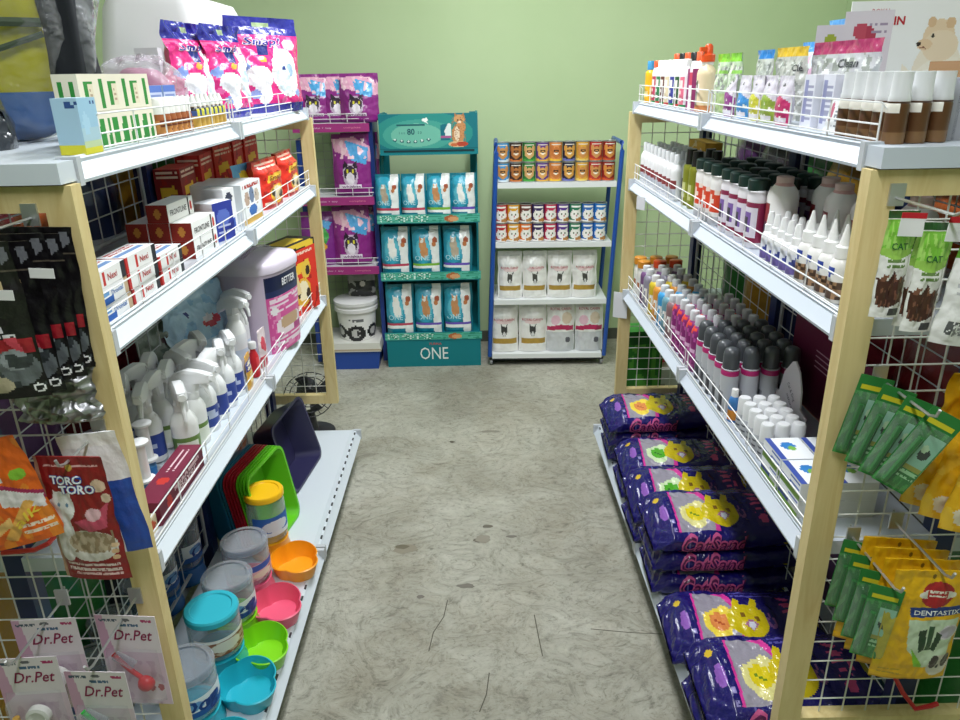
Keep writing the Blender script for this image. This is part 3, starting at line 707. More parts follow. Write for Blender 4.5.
lft(pouch('snack_packet', .06, .12, .02, 'E7D8DC', [('e', .5, .6, .3, .2, 'D2445A'), ('r', 0, 0, 1, .3, 'C33A4A')], cell=.004), .665, 2.16, T3, 'white and red snack packet by the wire fence of the third left shelf', 'packet', None, -.1)
def tubebottle():
    root = empty('tube_bottle')
    mb = MB('plastic', '3B7FC4'); mb.lathe([(.014, 0), (.0145, .03), (.012, .045)], 14, ['3B7FC4', '5E9BD6']); mb.build('base', root, smooth=45)
    mb = MB('plastic', 'F0F1F2'); mb.lathe([(.021, .045), (.021, .05), (.013, .053), (.0115, .125), (.013, .128), (.02, .132), (.021, .137), (.012, .14)], 16); mb.build('cap_tube', root, smooth=35)
    return root
tb = tubebottle()
lft(tb, .712, 1.385, T3, 'long white capped tube with blue base, nearest the wooden post', 'tube bottle')
lft(tb, .742, 1.475, T3, 'long white capped tube with blue base, second from the wooden post', 'tube bottle')
lft(carton('maroon_carton', .25, .05, .055, '6E2038', [('e', .2, .5, .05, .3, 'C43A34'), ('l', .32, .25, .9, .75, 2, 'D9B8BE')], [('Bayer', .62, .5, .4, .35, 'E6CDD2')], side='7A2840', top='7A2740', topL=[('e', .35, .5, .06, .25, 'C8382F'), ('l', .5, .3, .9, .7, 2, 'E0C3CA')], cell=.004), .665, 1.40, T3, 'long maroon carton lying along the near front edge of the third left shelf', 'carton')
lft(carton('maroon_carton', .07, .05, .035, 'D8C9A8', [('r', 0, 0, .5, 1, '3C5FA8'), ('e', .7, .5, .2, .3, 'C4502E')]), .672, 1.235, T3, 'small blue and tan carton at the near corner of the third left shelf', 'carton')

# --- bottom shelf: litter trays
def tray(name, col, w=.285, d=.27, h=.085):
    root = empty(name); mb = MB('plastic', col)
    def ring(w, d, r, z, n=5):
        o = []
        for (cx, cy, a0) in ((w/2-r, d/2-r, 0), (-w/2+r, d/2-r, PI/2), (-w/2+r, -d/2+r, PI), (w/2-r, -d/2+r, 1.5*PI)):
            for i in range(n+1): a = a0+PI/2*i/n; o.append((cx+r*math.cos(a), cy+r*math.sin(a), z))
        return o
    lv = [(w*.80, d*.76, .03, 0), (w*.95, d*.94, .035, h), (w, d, .04, h), (w, d, .04, h-.006), (w*.99, d*.985, .038, h-.006), (w*.97, d*.96, .037, h-.004), (w*.955, d*.945, .036, h-.0035)]
    V = []; F = []
    outer = [ring(w*.82, d*.78, .03, 0), ring(w*.955, d*.945, .036, h-.006), ring(w, d, .04, h-.006), ring(w, d, .04, h), ring(w*.94, d*.93, .034, h), ring(w*.80, d*.76, .028, .003)]
    n = len(outer[0])
    for r in outer: V += r
    for j in range(len(outer)-1):
        for i in range(n): F.append((j*n+i, j*n+(i+1) % n, (j+1)*n+(i+1) % n, (j+1)*n+i))
    F += [tuple(range(n-1, -1, -1)), tuple(range(5*n, 6*n))]
    mb.add(V, F); o = mb.build(name, None, smooth=40); bpy.data.objects.remove(root); return o
# stacked on edge: tray axis (its +Z, the open side) points to the aisle
tg, tr, tt, tn = tray('litter_tray', '63C21E'), tray('litter_tray', 'B3182A'), tray('litter_tray', '1E6E8E'), tray('litter_tray', '2C2A4C', .28, .33, .1)
def stand(o, x, y, rz, lean, label):
    if o.name in _used: o = dup(o)
    _used.add(o.name)
    # +Z of the tray turned horizontal (towards +X), long side up the shelf, then leaned back and spun
    m = Matrix.Rotation(rz, 4, 'Z') @ Matrix.Rotation(PI/2-lean, 4, 'Y')
    lo = min((m @ v.co).z for v in o.data.vertices)
    o.matrix_world = Matrix.Translation((x, y, T4-lo+.0005)) @ m
    tag(o, label, 'litter tray', 'nested litter trays on the bottom left shelf')
    return o
ax = Vector((math.cos(-.18), math.sin(-.18)))
cols = [(tg, 'green')]*4+[(tr, 'red')]*4+[(tt, 'teal')]*2
for i, (o, c) in enumerate(cols):
    p = Vector((-.765, 2.16))-ax*.0112*i
    k = i if c == 'green' else (i-4 if c == 'red' else i-8)
    stand(o, p.x, p.y, -.18, .16, '%s litter tray standing on edge, %s from the aisle in its colour' % (c, ORD[k]))
stand(tn, -.79, 2.56, -.12, .25, 'dark navy litter tray standing on edge behind the green trays')

# --- bottom shelf: feeders
def feeder(col, lid, L, txt, jar='E9F0F4', kib='C9A27A', r=.058, h=.135, zb=.055, bowl=True, liq=None):
    root = empty('pet_feeder')
    mb = MB('plastic', col)
    # base block under the jar
    mb.lathe([(r*1.05, 0), (r*1.08, .01), (r*.95, zb*.7), (r*.99, zb)], 28, c=(0, .075, 0), cap1=True); b = mb.build('base', root, smooth=45)
    if bowl:
        mb = MB('plastic', col); n = 48; V = []; F = []
        def rad(a): return .058+.016*abs(math.sin(1.5*a+PI/4))
        def rg(k, z, up=0): return [(k*rad(2*PI*i/n)*math.cos(2*PI*i/n), -.085+k*rad(2*PI*i/n)*math.sin(2*PI*i/n), z+up*max(0, math.sin(2*PI*i/n))*.02) for i in range(n)]
        rs = [rg(.86, 0), rg(1.0, .03), rg(1.08, .046, 1), rg(1.03, .048, 1), rg(.93, .03), rg(.8, .012)]
        for q in rs: V += q
        for j in range(5):
            for i in range(n): F.append((j*n+i, j*n+(i+1) % n, (j+1)*n+(i+1) % n, (j+1)*n+i))
        F += [tuple(range(n-1, -1, -1)), tuple(range(5*n, 6*n))]
        mb.add(V, F); mb.build('bowl', root, smooth=50)
    mb = MB('clear', jar)
    mb.lathe([(r*.8, zb), (r*.98, zb+.012), (r, zb+.03), (r, zb+h*.8), (r*.93, zb+h*.93), (r*.9, zb+h), (r*.86, zb+h), (r*.89, zb+h*.92), (r*.96, zb+h*.8), (r*.96, zb+.03)], 32, c=(0, .075, 0), cap0=False, cap1=False)
    mb.build('jar', root, smooth=50)
    pf = paint(L[0], L[1]); mb = MB('card', L[0])
    z0, z1 = zb+h*.2, zb+h*.62; A = 1.25
    mb.grid(lambda u, v: (r*1.012*math.sin((u-.5)*2*A), .075-r*1.012*math.cos((u-.5)*2*A), z0+v*(z1-z0)), 50, 24, pf)
    if txt:
        V, F, tw, th = text_geo(txt, .02, .15); s = r*1.5/tw; O = []
        for x, y in V: a = x*s/(r); O.append((r*1.025*math.sin(a), .075-r*1.025*math.cos(a), (z0+z1)/2+y*s*.9))
        mb.add(O, F, '1F3F86')
    mb.build('label', root, smooth=60)
    if liq:
        mb = MB('plastic', liq); mb.lathe([(r*.8, zb+.004), (r*.92, zb+.03), (r*.92, zb+h*.45)], 24, c=(0, .075, 0)); mb.build('filling', root, smooth=50)
    lm = 'plastic' if lid[1] else 'clear'
    mb = MB(lm, lid[0]); zt = zb+h
    mb.lathe([(r*.92, zt-.012), (r*1.02, zt-.010), (r*1.03, zt+.004), (r*.98, zt+.009), (r*.8, zt+.0095), (r*.76, zt+.006)], 32, c=(0, .075, 0)); mb.build('lid', root, smooth=35)
    return root
WL = ('E8ECF2', [('r', 0, 0, 1, .3, '2D5FA8'), ('e', .35, .62, .2, .25, '6FA0D6'), ('e', .7, .5, .15, .25, '2D4F96')])
BL = ('C9AE92', [('n', 0, 0, 1, 1, 9, 2, .0, '8C5A3C'), ('e', .5, .5, .25, .3, 'E6DCCB'), ('r', 0, .85, 1, 1, 'EDE9E2')])
PL = ('E4B9BE', [('n', 0, 0, 1, 1, 7, 4, .1, 'C9858C'), ('r', 0, .6, 1, .95, '3F62B4'), ('e', .6, .3, .2, .2, 'EAD9C6')])
FE = [('2CB3C6', ('D5DCE4', 0), WL, 'Dog', 1.30, 'bright teal pet feeder with clear lid at the near end of the bottom shelf', None),
      ('22AFC4', ('35B6C9', 1), BL, '', 1.495, 'teal pet feeder with solid teal lid', None),
      ('86D61C', ('D9DEE4', 0), WL, 'Pet', 1.625, 'lime green pet feeder with clear lid', None),
      ('EE5F80', ('D2D6DE', 0), PL, '', 1.79, 'pink pet feeder with clear lid', None),
      ('F7A21B', ('F6BF1C', 1), ('2F66B8', [('e', .5, .5, .3, .3, 'D6E2F0'), ('r', 0, 0, 1, .2, 'DCE6F0')]), '', 2.0, 'orange pet feeder with yellow lid and clear jar', None)]
for i, (c, lid, L, t, y, lab, q) in enumerate(FE):
    o = feeder(c, lid, L, t, r=.067 if i != 4 else .062, h=.125 if i != 4 else .165, liq=None)
    lft(o, .645 if i < 4 else .638, y, T4, lab, 'pet feeder', 'pet feeders on the bottom left shelf', -.8)
fb = feeder('2B6FB6', ('C9D0DA', 0), WL, 'Cat', jar='DCE6F0', r=.052, h=.14, bowl=False)
for i, y in enumerate((1.42, 1.56, 1.70, 1.84, 1.98)):
    lft(fb, .84+.02*(i % 2), y-.06, T4, 'clear jar feeder with blue base in the back row, %s from the near end' % ORD[i], 'pet feeder', 'clear jar feeders in the back row')

# ------------------------------------------------------------------ goods on the right unit
def rgt(o, d, y, z, label=None, cat=None, group=None, rz=0, **k):
    return put(o, (d, y, z), -PI/2+rz, label, cat, group, **k)
def row(o, d, ys, z, fmt, cat, group, jit=.1):
    for i, y in enumerate(ys): rgt(o, d, y, z, fmt % ORD[i], cat, group, R.uniform(-jit, jit))

# --- top shelf, from the far end
rgt(bottle('spray_can', .022, .115, 'E9B023', '3F8FC0', .03, .012, [('r', .2, .2, .8, .35, 'F3E2A0')]), .655, 2.86, T1, 'yellow bottle with blue cap at the far end of the right top shelf', 'bottle')
FT = [('B8405A', 'E9E4E8', 'F05A32'), ('2F7A4A', 'F4F4F2', 'F1F1F0'), ('6A4038', 'F2F0EE', 'F1F1F0'), ('D8C9A8', 'F2F2F2', 'F1F1F0'), ('3B3F94', 'F3F3F5', 'F1F1F0'), ('2C5A34', 'F2F4F2', 'F1F1F0'), ('E0708A', 'F5F1F2', 'F1F1F0')]
NM = ['crimson', 'green', 'brown', 'beige', 'navy', 'dark green', 'pink']
for i, (c, b, cp) in enumerate(FT):
    o = bottle('shampoo_bottle', .027, .122, b, cp, .022, .016, [('r', .42, .12, .78, .78, c), ('l', .05, .2, .38, .75, 6, c), ('r', 0, .02, 1, .10, 'C23A3C' if i % 2 else '2F8A50'), ('l', .45, .2, .75, .7, 4, 'EDE6E0')], .16, .6, .62)
    rgt(o, .66, 2.775-i*.062, T1, 'white bottle with %s striped label, front row of right top shelf' % NM[i], 'bottle', 'white bottles at the far end of the right top shelf')
for i, c in enumerate(('F05A32', '1F2124', 'EF5B33', '222427', 'F0603A', '1F2124')):
    o = bottle('tall_bottle', .027, .14, 'F0F0EF', c, .026, .016, [('r', .3, .15, .7, .7, 'D9DCE6')], .16, .55, .62)
    rgt(o, .735, 2.80-i*.07, T1, 'tall white bottle with %s cap, back row, %s from far end' % ('orange' if c[0] in 'EF' else 'black', ORD[i]), 'bottle', 'tall bottles behind the striped white bottles')
rgt(carton('shampoo_box', .05, .05, .115, 'E9DDE4', [('r', 0, 0, .4, 1, '8A2A66'), ('r', .4, .6, 1, .9, 'C23A5A'), ('e', .7, .35, .2, .15, 'F6F2F4')], side='9A3A72', top='C9C9D2'), .668, 2.30, T1, 'slim magenta and white box beside the orange-trigger spray', 'box')
def pump():
    root = bottle('spray_bottle', .034, .125, 'E6D2AE', 'F4F1EC', .012, .016, [('e', .4, .5, .25, .16, 'F2EFEA'), ('e', .3, .56, .07, .08, '2A2622'), ('e', .52, .6, .06, .08, '2A2622'), ('e', .4, .3, .2, .2, '9A9694'), ('r', 0, 0, 1, .16, 'D68A55')], .2, .5, .75, rows=24, n=28)
    mb = MB('plastic', 'E9551E'); mb.lathe([(.019, .132), (.019, .15), (.012, .153), (.011, .172), (.006, .178)], 14); mb.box(-.008, .008, -.024, .004, .158, .17); mb.build('trigger', root, smooth=40); return root
rgt(pump(), .66, 2.195, T1, 'cream spray bottle with bright orange pump and dog picture', 'spray bottle')
# hanging bags of collars: pale green, then blue, yellow and magenta headed packs
def pack(name, w, h, hd, L=(), body='B9BDB6', txt=None, t=.03, mat='film'):
    L = [('n', 0, 0, 1, .84, 10, 4, .15, '8F948E'), ('n', 0, 0, 1, .8, 14, 8, .3, 'D6D9D6')]+list(L)+[('r', 0, .86, 1, 1, hd)]
    return pouch(name, w, h, t, body, L, txt or [], .004, 3, .06, 'film', None, .004, R.randint(0, 50), edge=.004)
gl = [('r', 0, .0, 1, .35, 'A9BE86'), ('r', 0, .68, 1, .74, '8CC45A'), ('r', .3, 0, .42, .86, 'D9E4D0')]
for i in range(2):
    rgt(pack('collar_pack', .095, .15, '7FC23C', gl, 'B4C8A8'), .672, 2.09-i*.1, T1, 'pale green clear pack with green header, %s one' % ['farther', 'nearer'][i], 'pack', 'pale green packs on the right top shelf', rx=.0)
rgt(pack('grooming_pack', .11, .155, '2F7EC8'), .735, 1.965, T1, 'grey clear pack with blue header on the right top shelf', 'pack')
rgt(pack('grooming_pack', .18, .157, 'D2AE2C', (), 'B9BBB4', [('Cle', .8, .72, .22, .09, '3A3B40')]), .742, 1.82, T1, 'grey clear pack with yellow header on the right top shelf', 'pack')
rgt(pack('grooming_pack', .29, .162, 'A82A62', [('e', .3, .62, .08, .05, 'EDEDF0'), ('p', [(.5, .0), (1, .8), (1, 0)], '8E9296')], 'B7B8BC', [('Clean', .62, .74, .3, .1, '3A3B44', {'shear': .2})]), .752, 1.585, T1, 'large grey clear pack with magenta header on the right top shelf', 'pack')
for i, (c, nm, y) in enumerate((('8E3A86', 'purple', 1.985), ('3F8FD0', 'blue', 1.885), ('C9C63A', 'yellow', 1.80), ('8FA83A', 'olive green', 1.725), ('C2286A', 'magenta', 1.64))):
    o = pouch('treat_pouch', .085, .098, .03, 'D5CFDC', [('p', [(0, 0), (0, .5), (.5, .62), (1, .45), (1, 0)], c), ('r', .1, .05, .9, .16, 'E9E4EC'), ('e', .5, .8, .06, .03, '4A4650'), ('n', 0, .1, 1, .45, 9, 6, .25, 'F0EDE4'), ('r', .3, .2, .7, .28, c)], cell=.003, seed=i)
    rgt(o, .665, y, T1, 'small lilac pouch with %s lower half behind the front wire fence' % nm, 'pouch', 'small pouches on the right top shelf', -.05)
bw = carton('ear_cleaner_box', .05, .05, .1, 'D9DAE4', [('r', .1, .1, .35, .9, '8F92B8'), ('l', .45, .15, .9, .8, 6, '9A9CB4')], side='DCDDE6', top='E6E6EC', sideL=[('r', .6, .1, .8, .9, '6E70A0')])
for i in range(3): rgt(bw, .70+.012*i, 1.555-i*.057, T1, 'upright lavender-grey box, %s from the colourful pouches' % ORD[i], 'box', 'lavender-grey boxes on the right top shelf')
mb = MB('card', 'E4E6E8'); mb.grid(lambda u, v: ((u-.5)*.075, -.001, v*.062), 24, 20, paint('E4E6E8', [('e', .15, .6, .09, .3, 'B9677E'), ('l', .32, .2, .92, .8, 5, '8E949C')])); mb.box(-.0375, .0375, 0, .0015, 0, .062)
tag(mb.build('price_card', None, (.653, 1.385, T1), smooth=0), 'small white printed card leaning inside the near wire fence', 'card').rotation_euler = (-.2, 0, -PI/2)
# boxes higher up behind
for i, (w, h, x, y, L, lab) in enumerate(((.095, .225, .875, 1.76, [('e', .5, .75, .2, .12, 'A8364E'), ('e', .35, .82, .15, .08, 'B8465A'), ('l', .55, .8, .9, .9, 2, '9A8AA2')], 'tall lilac box with dark red floral print near the poster'),
      (.075, .205, .865, 1.90, [('e', .45, .8, .2, .1, '9AA63A'), ('e', .5, .72, .25, .06, '6E7A3C')], 'tall grey box with olive green floral print behind the packs'))):
    put(carton('wipes_box', w, .03, h, 'D6CED8', L, side='4E4A52' if i == 0 else 'CFCBD2', top='D9D4DC'), (x, y, T1), -.45, lab, 'box')
rgt(pack('toy_pack', .10, .22, '5FA0DC', [('n', 0, .5, 1, 1, 7, 3, .0, 'C2DCEE')], 'C6D8E0', t=.04), .90, 1.955, T1, 'clear blue-printed pack standing behind the blue-headed pack', 'pack')
rgt(pack('toy_pack', .11, .175, '4E94D8', [('n', 0, .5, 1, 1, 6, 9, .1, 'E3B6D0')], 'D8E2EA', t=.04), .90, 2.09, T1, 'clear pack of pink and blue toys behind the pale green packs', 'pack')
# poster
PO = [('e', .80, .36, .21, .30, 'EFE2D4'), ('e', .84, .2, .26, .3, 'F3E9DF'), ('e', .76, .2, .2, .2, 'F6EFE7'), ('n', .5, .0, 1, .5, 6, 3, .1, 'F1E6DA'), ('e', .775, .67, .135, .165, 'E6CBAE'), ('e', .80, .60, .15, .14, 'EAD4BC'), ('e', .70, .81, .035, .045, 'D9B592'), ('e', .86, .80, .04, .05, 'D9B592'), ('e', .665, .615, .065, .05, 'E3C4A4'), ('e', .615, .62, .02, .02, '3A2A26'), ('e', .725, .69, .013, .016, '2A2420'), ('p', [(.625, .585), (.69, .575), (.66, .60)], '8E5A4A'), ('r', 0, 0, 1, .22, 'F2EEEA')]
mb = MB('card', 'F1F0F2'); mb.box(-.14, .14, 0, .003, 0, .262); mb.grid(lambda u, v: (-.14+.28*u, -.0006, v*.262), 120, 110, paint('F1EFF2', PO))
mb.text('ROYAL', (-.068, -.0006, .238), .045, .013, 'C0455A'); mb.text('CANIN', (-.052, -.0006, .217), .085, .02, 'B92030', bold=.03)
tag(mb.build('poster', None, (1.085, 1.98, T1), smooth=0), 'white poster of a fluffy cream puppy on the right top shelf', 'poster').rotation_euler = (-.02, 0, -.1)
# amber bottles with white tops
ab = bottle('dropper_bottle', .0165, .064, '5A3A22', 'E9E9E6', .042, .0158, [('r', 0, .0, 1, .3, '7A5A3C'), ('r', .1, .72, .9, .92, 'E6E2D8'), ('l', .2, .08, .8, .3, 3, 'B9A68A')], .1, .8, 1, capmat='frost', capprof=[(.0158, 0), (.0158, .006), (.0148, .008), (.014, .042)])
for j in range(3):
    for i in range(6 if j < 2 else 5):
        if j == 0 and i > 4: continue
        rgt(ab, .655+.04*j, 1.185+.039*i+.012*j, T1, 'amber bottle with frosted white top, %s from the near end, %s row' % (ORD[i], ['front', 'middle', 'back'][j]), 'bottle', 'amber bottles with white tops at the near end')
tb2 = carton('thin_box', .07, .0145, .095, 'E2E2EC', [('r', 0, 0, .1, 1, '2F3360')], side='E0E0EA', sideL=[('r', 0, 0, .3, 1, '3A3E72')], top='E8E8F0')
for i in range(5):
    o = put(tb2, (.775+i*.0165, 1.235, T1), .0, 'thin white and navy upright box, %s from the amber bottles' % ORD[i], 'box', 'thin boxes at the near end of the right top shelf')
put(carton('thin_box', .12, .06, .045, 'DCDCE6', [('l', .1, .2, .9, .8, 3, '9A9CB8')], top='E6E6EE'), (.93, 1.235, T1), 0, 'small white box lying flat beside the thin upright boxes', 'box')
put(carton('cardboard_box', .22, .16, .12, 'A9835C', [('r', 0, .46, 1, .54, 'B8946A')], side='9E7A55', top='B48E66'), (1.0, 1.45, T1), -.1, 'plain brown cardboard box behind the thin white boxes', 'box')

# --- second shelf
wb = bottle('lotion_bottle', .020, .115, 'E6E8E8', 'D9DDDE', .032, .010, [('r', .1, .15, .9, .6, 'DADDE0'), ('r', .1, .15, .9, .28, '5F7A4E'), ('r', .3, .3, .7, .55, 'C9B9B2'), ('l', .15, .35, .85, .55, 3, '4A4E58')], .2, .5, .9, capmat='frost')
wb2 = bottle('lotion_bottle', .020, .115, 'E9E9EA', 'E4E6E8', .032, .010, [('r', .1, .1, .9, .6, 'C6CBD6'), ('r', .1, .42, .9, .58, '6E7890'), ('l', .15, .35, .85, .55, 3, '8A3A3E')], .2, .5, .9)
ROWN = ['front', 'second', 'third', 'back']
for j in range(3):
    row(wb2 if j == 0 else wb, .66+j*.05, [2.875-i*.056 for i in range(9)], T2, 'slim white bottle, %s row of second right shelf, %%s from far end' % ROWN[j], 'bottle', 'slim white bottles on the second right shelf')
rgt(carton('yellow_carton', .2, .06, .16, 'D6A92A', [('r', .1, .3, .5, .8, 'C0432E'), ('n', 0, 0, 1, 1, 6, 2, .3, 'EAD9A0')], side='B98A2A'), .835, 2.72, T2, 'yellow and red carton at the back of the second right shelf', 'carton')
ol = bottle('oil_bottle', .026, .125, '7E8320', '1B1D1B', .045, .017, [('r', .2, .2, .8, .6, '8E9430'), ('l', .25, .25, .75, .55, 4, 'C6C88A')], .06, .7, .85, capprof=[(.017, 0), (.015, .045)])
for j in range(2): row(ol, .68+j*.058, [2.34, 2.275], T2, 'olive green bottle with black cap, %s row, %%s from the far end' % ROWN[j], 'bottle', 'olive green bottles with black caps')
orr = bottle('powder_bottle', .031, .135, 'EDEBE8', '16302A', .028, .027, [('r', 0, .25, 1, .75, 'D8482A'), ('n', .05, .3, .95, .7, 5, 3, .05, 'F2E0D4'), ('r', 0, .05, 1, .16, 'B8BABF')], .12, .85, .7)
for j in range(3): row(orr, .665+j*.07, [2.15, 2.08, 2.01], T2, 'orange-labelled bottle with dark green lid, %s row, %%s from far end' % ROWN[j], 'bottle', 'orange-labelled bottles with dark green lids')
pbx = bottle('powder_bottle', .030, .135, 'E6E3E8', '16302A', .026, .025, [('r', 0, .1, 1, .8, '8E2A4E'), ('r', .15, .15, .85, .7, 'E2DCE8'), ('r', .25, .3, .7, .6, '7E5EA8'), ('l', .2, .6, .8, .72, 2, '4A3A6A'), ('e', .5, .4, .15, .12, '3A3440')], .12, .85, .75)
for j in range(3): row(pbx, .668+j*.07, [1.93, 1.866, 1.802, 1.738], T2, 'purple-labelled bottle with dark green lid, %s row, %%s from far end' % ROWN[j], 'bottle', 'purple-labelled bottles with dark green lids')
bg = bottle('shampoo_jug', .043, .16, 'F5F2F0', 'E0C4BE', .014, .019, [('r', 0, .92, 1, 1, 'D8A9A4'), ('p', [(.1, .15), (.1, .72), (.55, .72), (.55, .15)], '8E1F2A'), ('p', [(.1, .15), (.5, .5), (.55, .15)], '2A2E4A'), ('l', .15, .2, .5, .34, 3, 'E6D2D2')], .2, .5, .75, rows=18, n=28)
for i, (d, y) in enumerate(((.70, 1.672), (.79, 1.645), (.775, 1.55), (.785, 1.455), (.835, 1.375))):
    rgt(bg, d, y, T2, 'big white bottle with dark red panel and pink shoulders, %s from the far side' % ORD[i], 'bottle', 'big white bottles on the second right shelf')
rgt(bottle('powder_bottle', .042, .09, 'E8E6E4', '17332D', .05, .038, [('r', .2, .2, .8, .7, 'D9C6C2'), ('r', .3, .3, .7, .5, 'B02A30')], .1, .85, .9), .81, 1.295, T2, 'white bottle with tall dark green lid beside the near wooden post', 'bottle')
nz = bottle('nozzle_bottle', .0165, .066, 'ECECEE', 'F1F1F1', .042, .009, [('r', 0, .1, 1, .7, '4A56A8'), ('p', [(0, .7), (.5, .35), (1, .7)], 'E6E8F2'), ('r', 0, .1, 1, .3, '7A6AB0'), ('l', .2, .14, .8, .28, 2, 'E6E6F2')], .2, .6, .95, n=16, capprof=[(.011, 0), (.011, .014), (.0085, .016), (.007, .036), (.005, .042)])
for j in range(2): row(nz, .652+j*.037, [1.605-.036*i for i in range(5)], T2, 'small white nozzle bottle with blue label, %s row, %%s from far end' % ROWN[j], 'bottle', 'small white nozzle bottles on the second right shelf')
nz2 = bottle('nozzle_bottle', .021, .082, 'EDEBE8', 'F3F3F2', .06, .010, [('r', 0, .12, 1, .5, '5A4438'), ('n', 0, .12, 1, .5, 6, 4, .1, 'B08A6A'), ('p', [(.25, .82), (.5, .55), (.75, .82)], '2C46A0'), ('r', 0, .02, 1, .12, 'D9D4CE')], .2, .6, .95, n=18, capprof=[(.015, 0), (.015, .02), (.010, .023), (.0025, .06)])
for j in range(2): row(nz2, .658+j*.046, [1.42-.046*i for i in range(4)], T2, 'pointed-nozzle bottle with brown and blue label, %s row, %%s from far end' % ROWN[j], 'bottle', 'pointed nozzle bottles at the near end of the second right shelf')

# --- third shelf
oc = bottle('cologne_bottle', .028, .125, 'E6E4DE', 'C98428', .028, .025, [('r', .2, .2, .8, .7, 'DADAD8'), ('e', .5, .45, .2, .1, 'A8603A'), ('l', .25, .25, .75, .35, 2, '4A4E58')], .14, .8, .8)
oc2 = bottle('cologne_bottle', .027, .125, 'E6E4DE', 'D9512A', .028, .025, [('r', .2, .2, .8, .7, 'DADAD8')], .14, .8, .8)
for i in range(3): rgt(oc, .665+i*.062, 2.875, T3, 'amber-lidded white bottle, far end of third right shelf, %s from aisle' % ORD[i], 'bottle', 'amber-lidded white bottles')
for i in range(3): rgt(oc if i == 0 else oc2, .665+i*.062, 2.81, T3, 'white bottle with %s lid, second far column, %s from aisle' % (['amber', 'orange', 'orange'][i], ORD[i]), 'bottle', 'lidded white bottles of the second column')
CL = [('6E4A78', 'purple', 2.745), ('8E8A9A', 'grey-violet', 2.69), ('CDB52C', 'yellow', 2.60), ('D8923A', 'orange', 2.535), ('3E9AD0', 'blue', 2.465), ('6E9AA8', 'grey-blue', 2.405), ('8A6A6E', 'dusty brown', 2.345)]
for c, nm, y in CL:
    o = bottle('shampoo_bottle', .028, .125, c, 'D4D8DA', .024, .015, [('r', .2, .15, .8, .7, c), ('n', .2, .15, .8, .7, 7, 3, .15, 'E0DCD6'), ('l', .3, .5, .7, .65, 3, 'F0F0F0')], .12, .6, .8, capmat='frost')
    for i in range(3): rgt(o, .662+i*.058, y, T3, '%s shampoo bottle with clear cap, third right shelf, %s from aisle' % (nm, ORD[i]), 'bottle', 'coloured shampoo bottles on the third right shelf')
ma = bottle('shampoo_bottle', .0255, .142, '8A2A74', 'D2D4D6', .03, .014, [('n', 0, .1, 1, .85, 12, 2, .15, 'C45AA8'), ('e', .5, .93, .3, .06, 'E24A3A'), ('r', .2, .4, .8, .5, 'E0B6D6')], .16, .6, .9, capmat='frost')
for j in range(4): row(ma, .66+j*.052, [2.265-.055*i for i in range(5)], T3, 'magenta bottle with clear cap and red heart, %s row, %%s from far end' % ROWN[j], 'bottle', 'magenta bottles on the third right shelf')
gc = bottle('conditioner_bottle', .0255, .122, 'BFC1C7', '4A4D52', .055, .021, [('r', 0, .9, 1, .97, 'B0246A'), ('p', [(.3, .05), (.45, .6), (.7, .3), (.65, .05)], '4A4C55'), ('n', .2, .1, .8, .6, 8, 3, .25, '8E9098')], .05, .8, .9, capprof=[(.021, 0), (.021, .038), (.018, .05), (.010, .055)])
for j in range(4): row(gc, .66+j*.052, [1.985-.055*i for i in range(5)], T3, 'silver bottle with charcoal cap, %s row, %%s from far end' % ROWN[j], 'bottle', 'silver bottles with charcoal caps')
# maroon display box with leaf header and little white-capped bottles
def display():
    root = empty('display_box'); A = '64163C'
    mb = MB('card', A); mb.box(-.24, .2, .085, .09, 0, .22); 
    mb.add([(.2, -.01, 0), (.2, .085, 0), (.2, .085, .2), (.2, -.01, .06)], [(0, 1, 2, 3)], A)
    for i in range(4): mb.box(-.1, .02, .0845, .086, .165-.014*i, .168-.014*i, 'C9A2B6')
    mb.build('back_panel', root, smooth=0)
    mb = MB('card', 'DEDADF'); n = 16
    P = [(-.075, .02), (-.095, .055), (-.06, .06), (-.045, .11), (-.012, .145), (.0, .15), (.025, .135), (.045, .10), (.05, .06), (.08, .055), (.075, .02)]
    P = [(a*1.15, b*1.18) for a, b in P]
    mb.prism(P, -.012, -.008, 'y'); mb.text('Cat & Dog', (0, -.012, .095), .055, .016, '4A4A55', shear=.3, rot=-.6); mb.text('natural', (.0, -.012, .07), .05, .012, '4A4A55', shear=.3, rot=-.6)
    mb.build('leaf_header', root, smooth=0)
    mb = MB('card', 'D8D6DB'); mb.box(-.1, .09, -.055, -.05, 0, .03); mb.box(-.1, .09, -.05, .0, 0, .004); mb.build('tray', root, smooth=0)
    return root
rgt(display(), .79, 1.66, T3, 'maroon cardboard display box with white leaf-shaped header on the third right shelf', 'display box', None, .0)
vb = bottle('vial', .0165, .05, 'B9BBC2', 'DFE0E2', .042, .0155, [('r', .1, .1, .9, .8, 'B4B6BC'), ('l', .2, .2, .8, .7, 3, '5A5C66')], .1, .8, 1, n=16)
for j in range(3): row(vb, .66+j*.036, [1.645-.037*i for i in range(5)], T3, 'white-capped vial before the leaf header, %s row, %%s from far end' % ROWN[j], 'vial', 'white-capped vials on the third right shelf')
rgt(bottle('drops_bottle', .014, .07, '3E7AB8', 'E3E3E2', .02, .009, [('r', 0, .1, 1, .5, 'D98A2E')], .2, .6, 1, n=14), .655, 1.70, T3, 'small blue and orange bottle between silver bottles and white-capped vials', 'bottle')
bl = carton('tablet_carton', .095, .075, .04, 'E6E8EC', [('r', 0, 0, 1, .3, '7EA84A'), ('r', 0, .3, .5, .5, '3A56A8'), ('l', .5, .5, .95, .9, 2, '4A66B0')], side='D9DDE4', top='E9ECF0', topL=[('e', .4, .5, .18, .2, '2F7AC0'), ('e', .5, .55, .1, .12, '7AB04A'), ('r', .0, .0, 1, .15, '3A4FA0')], cell=.004)
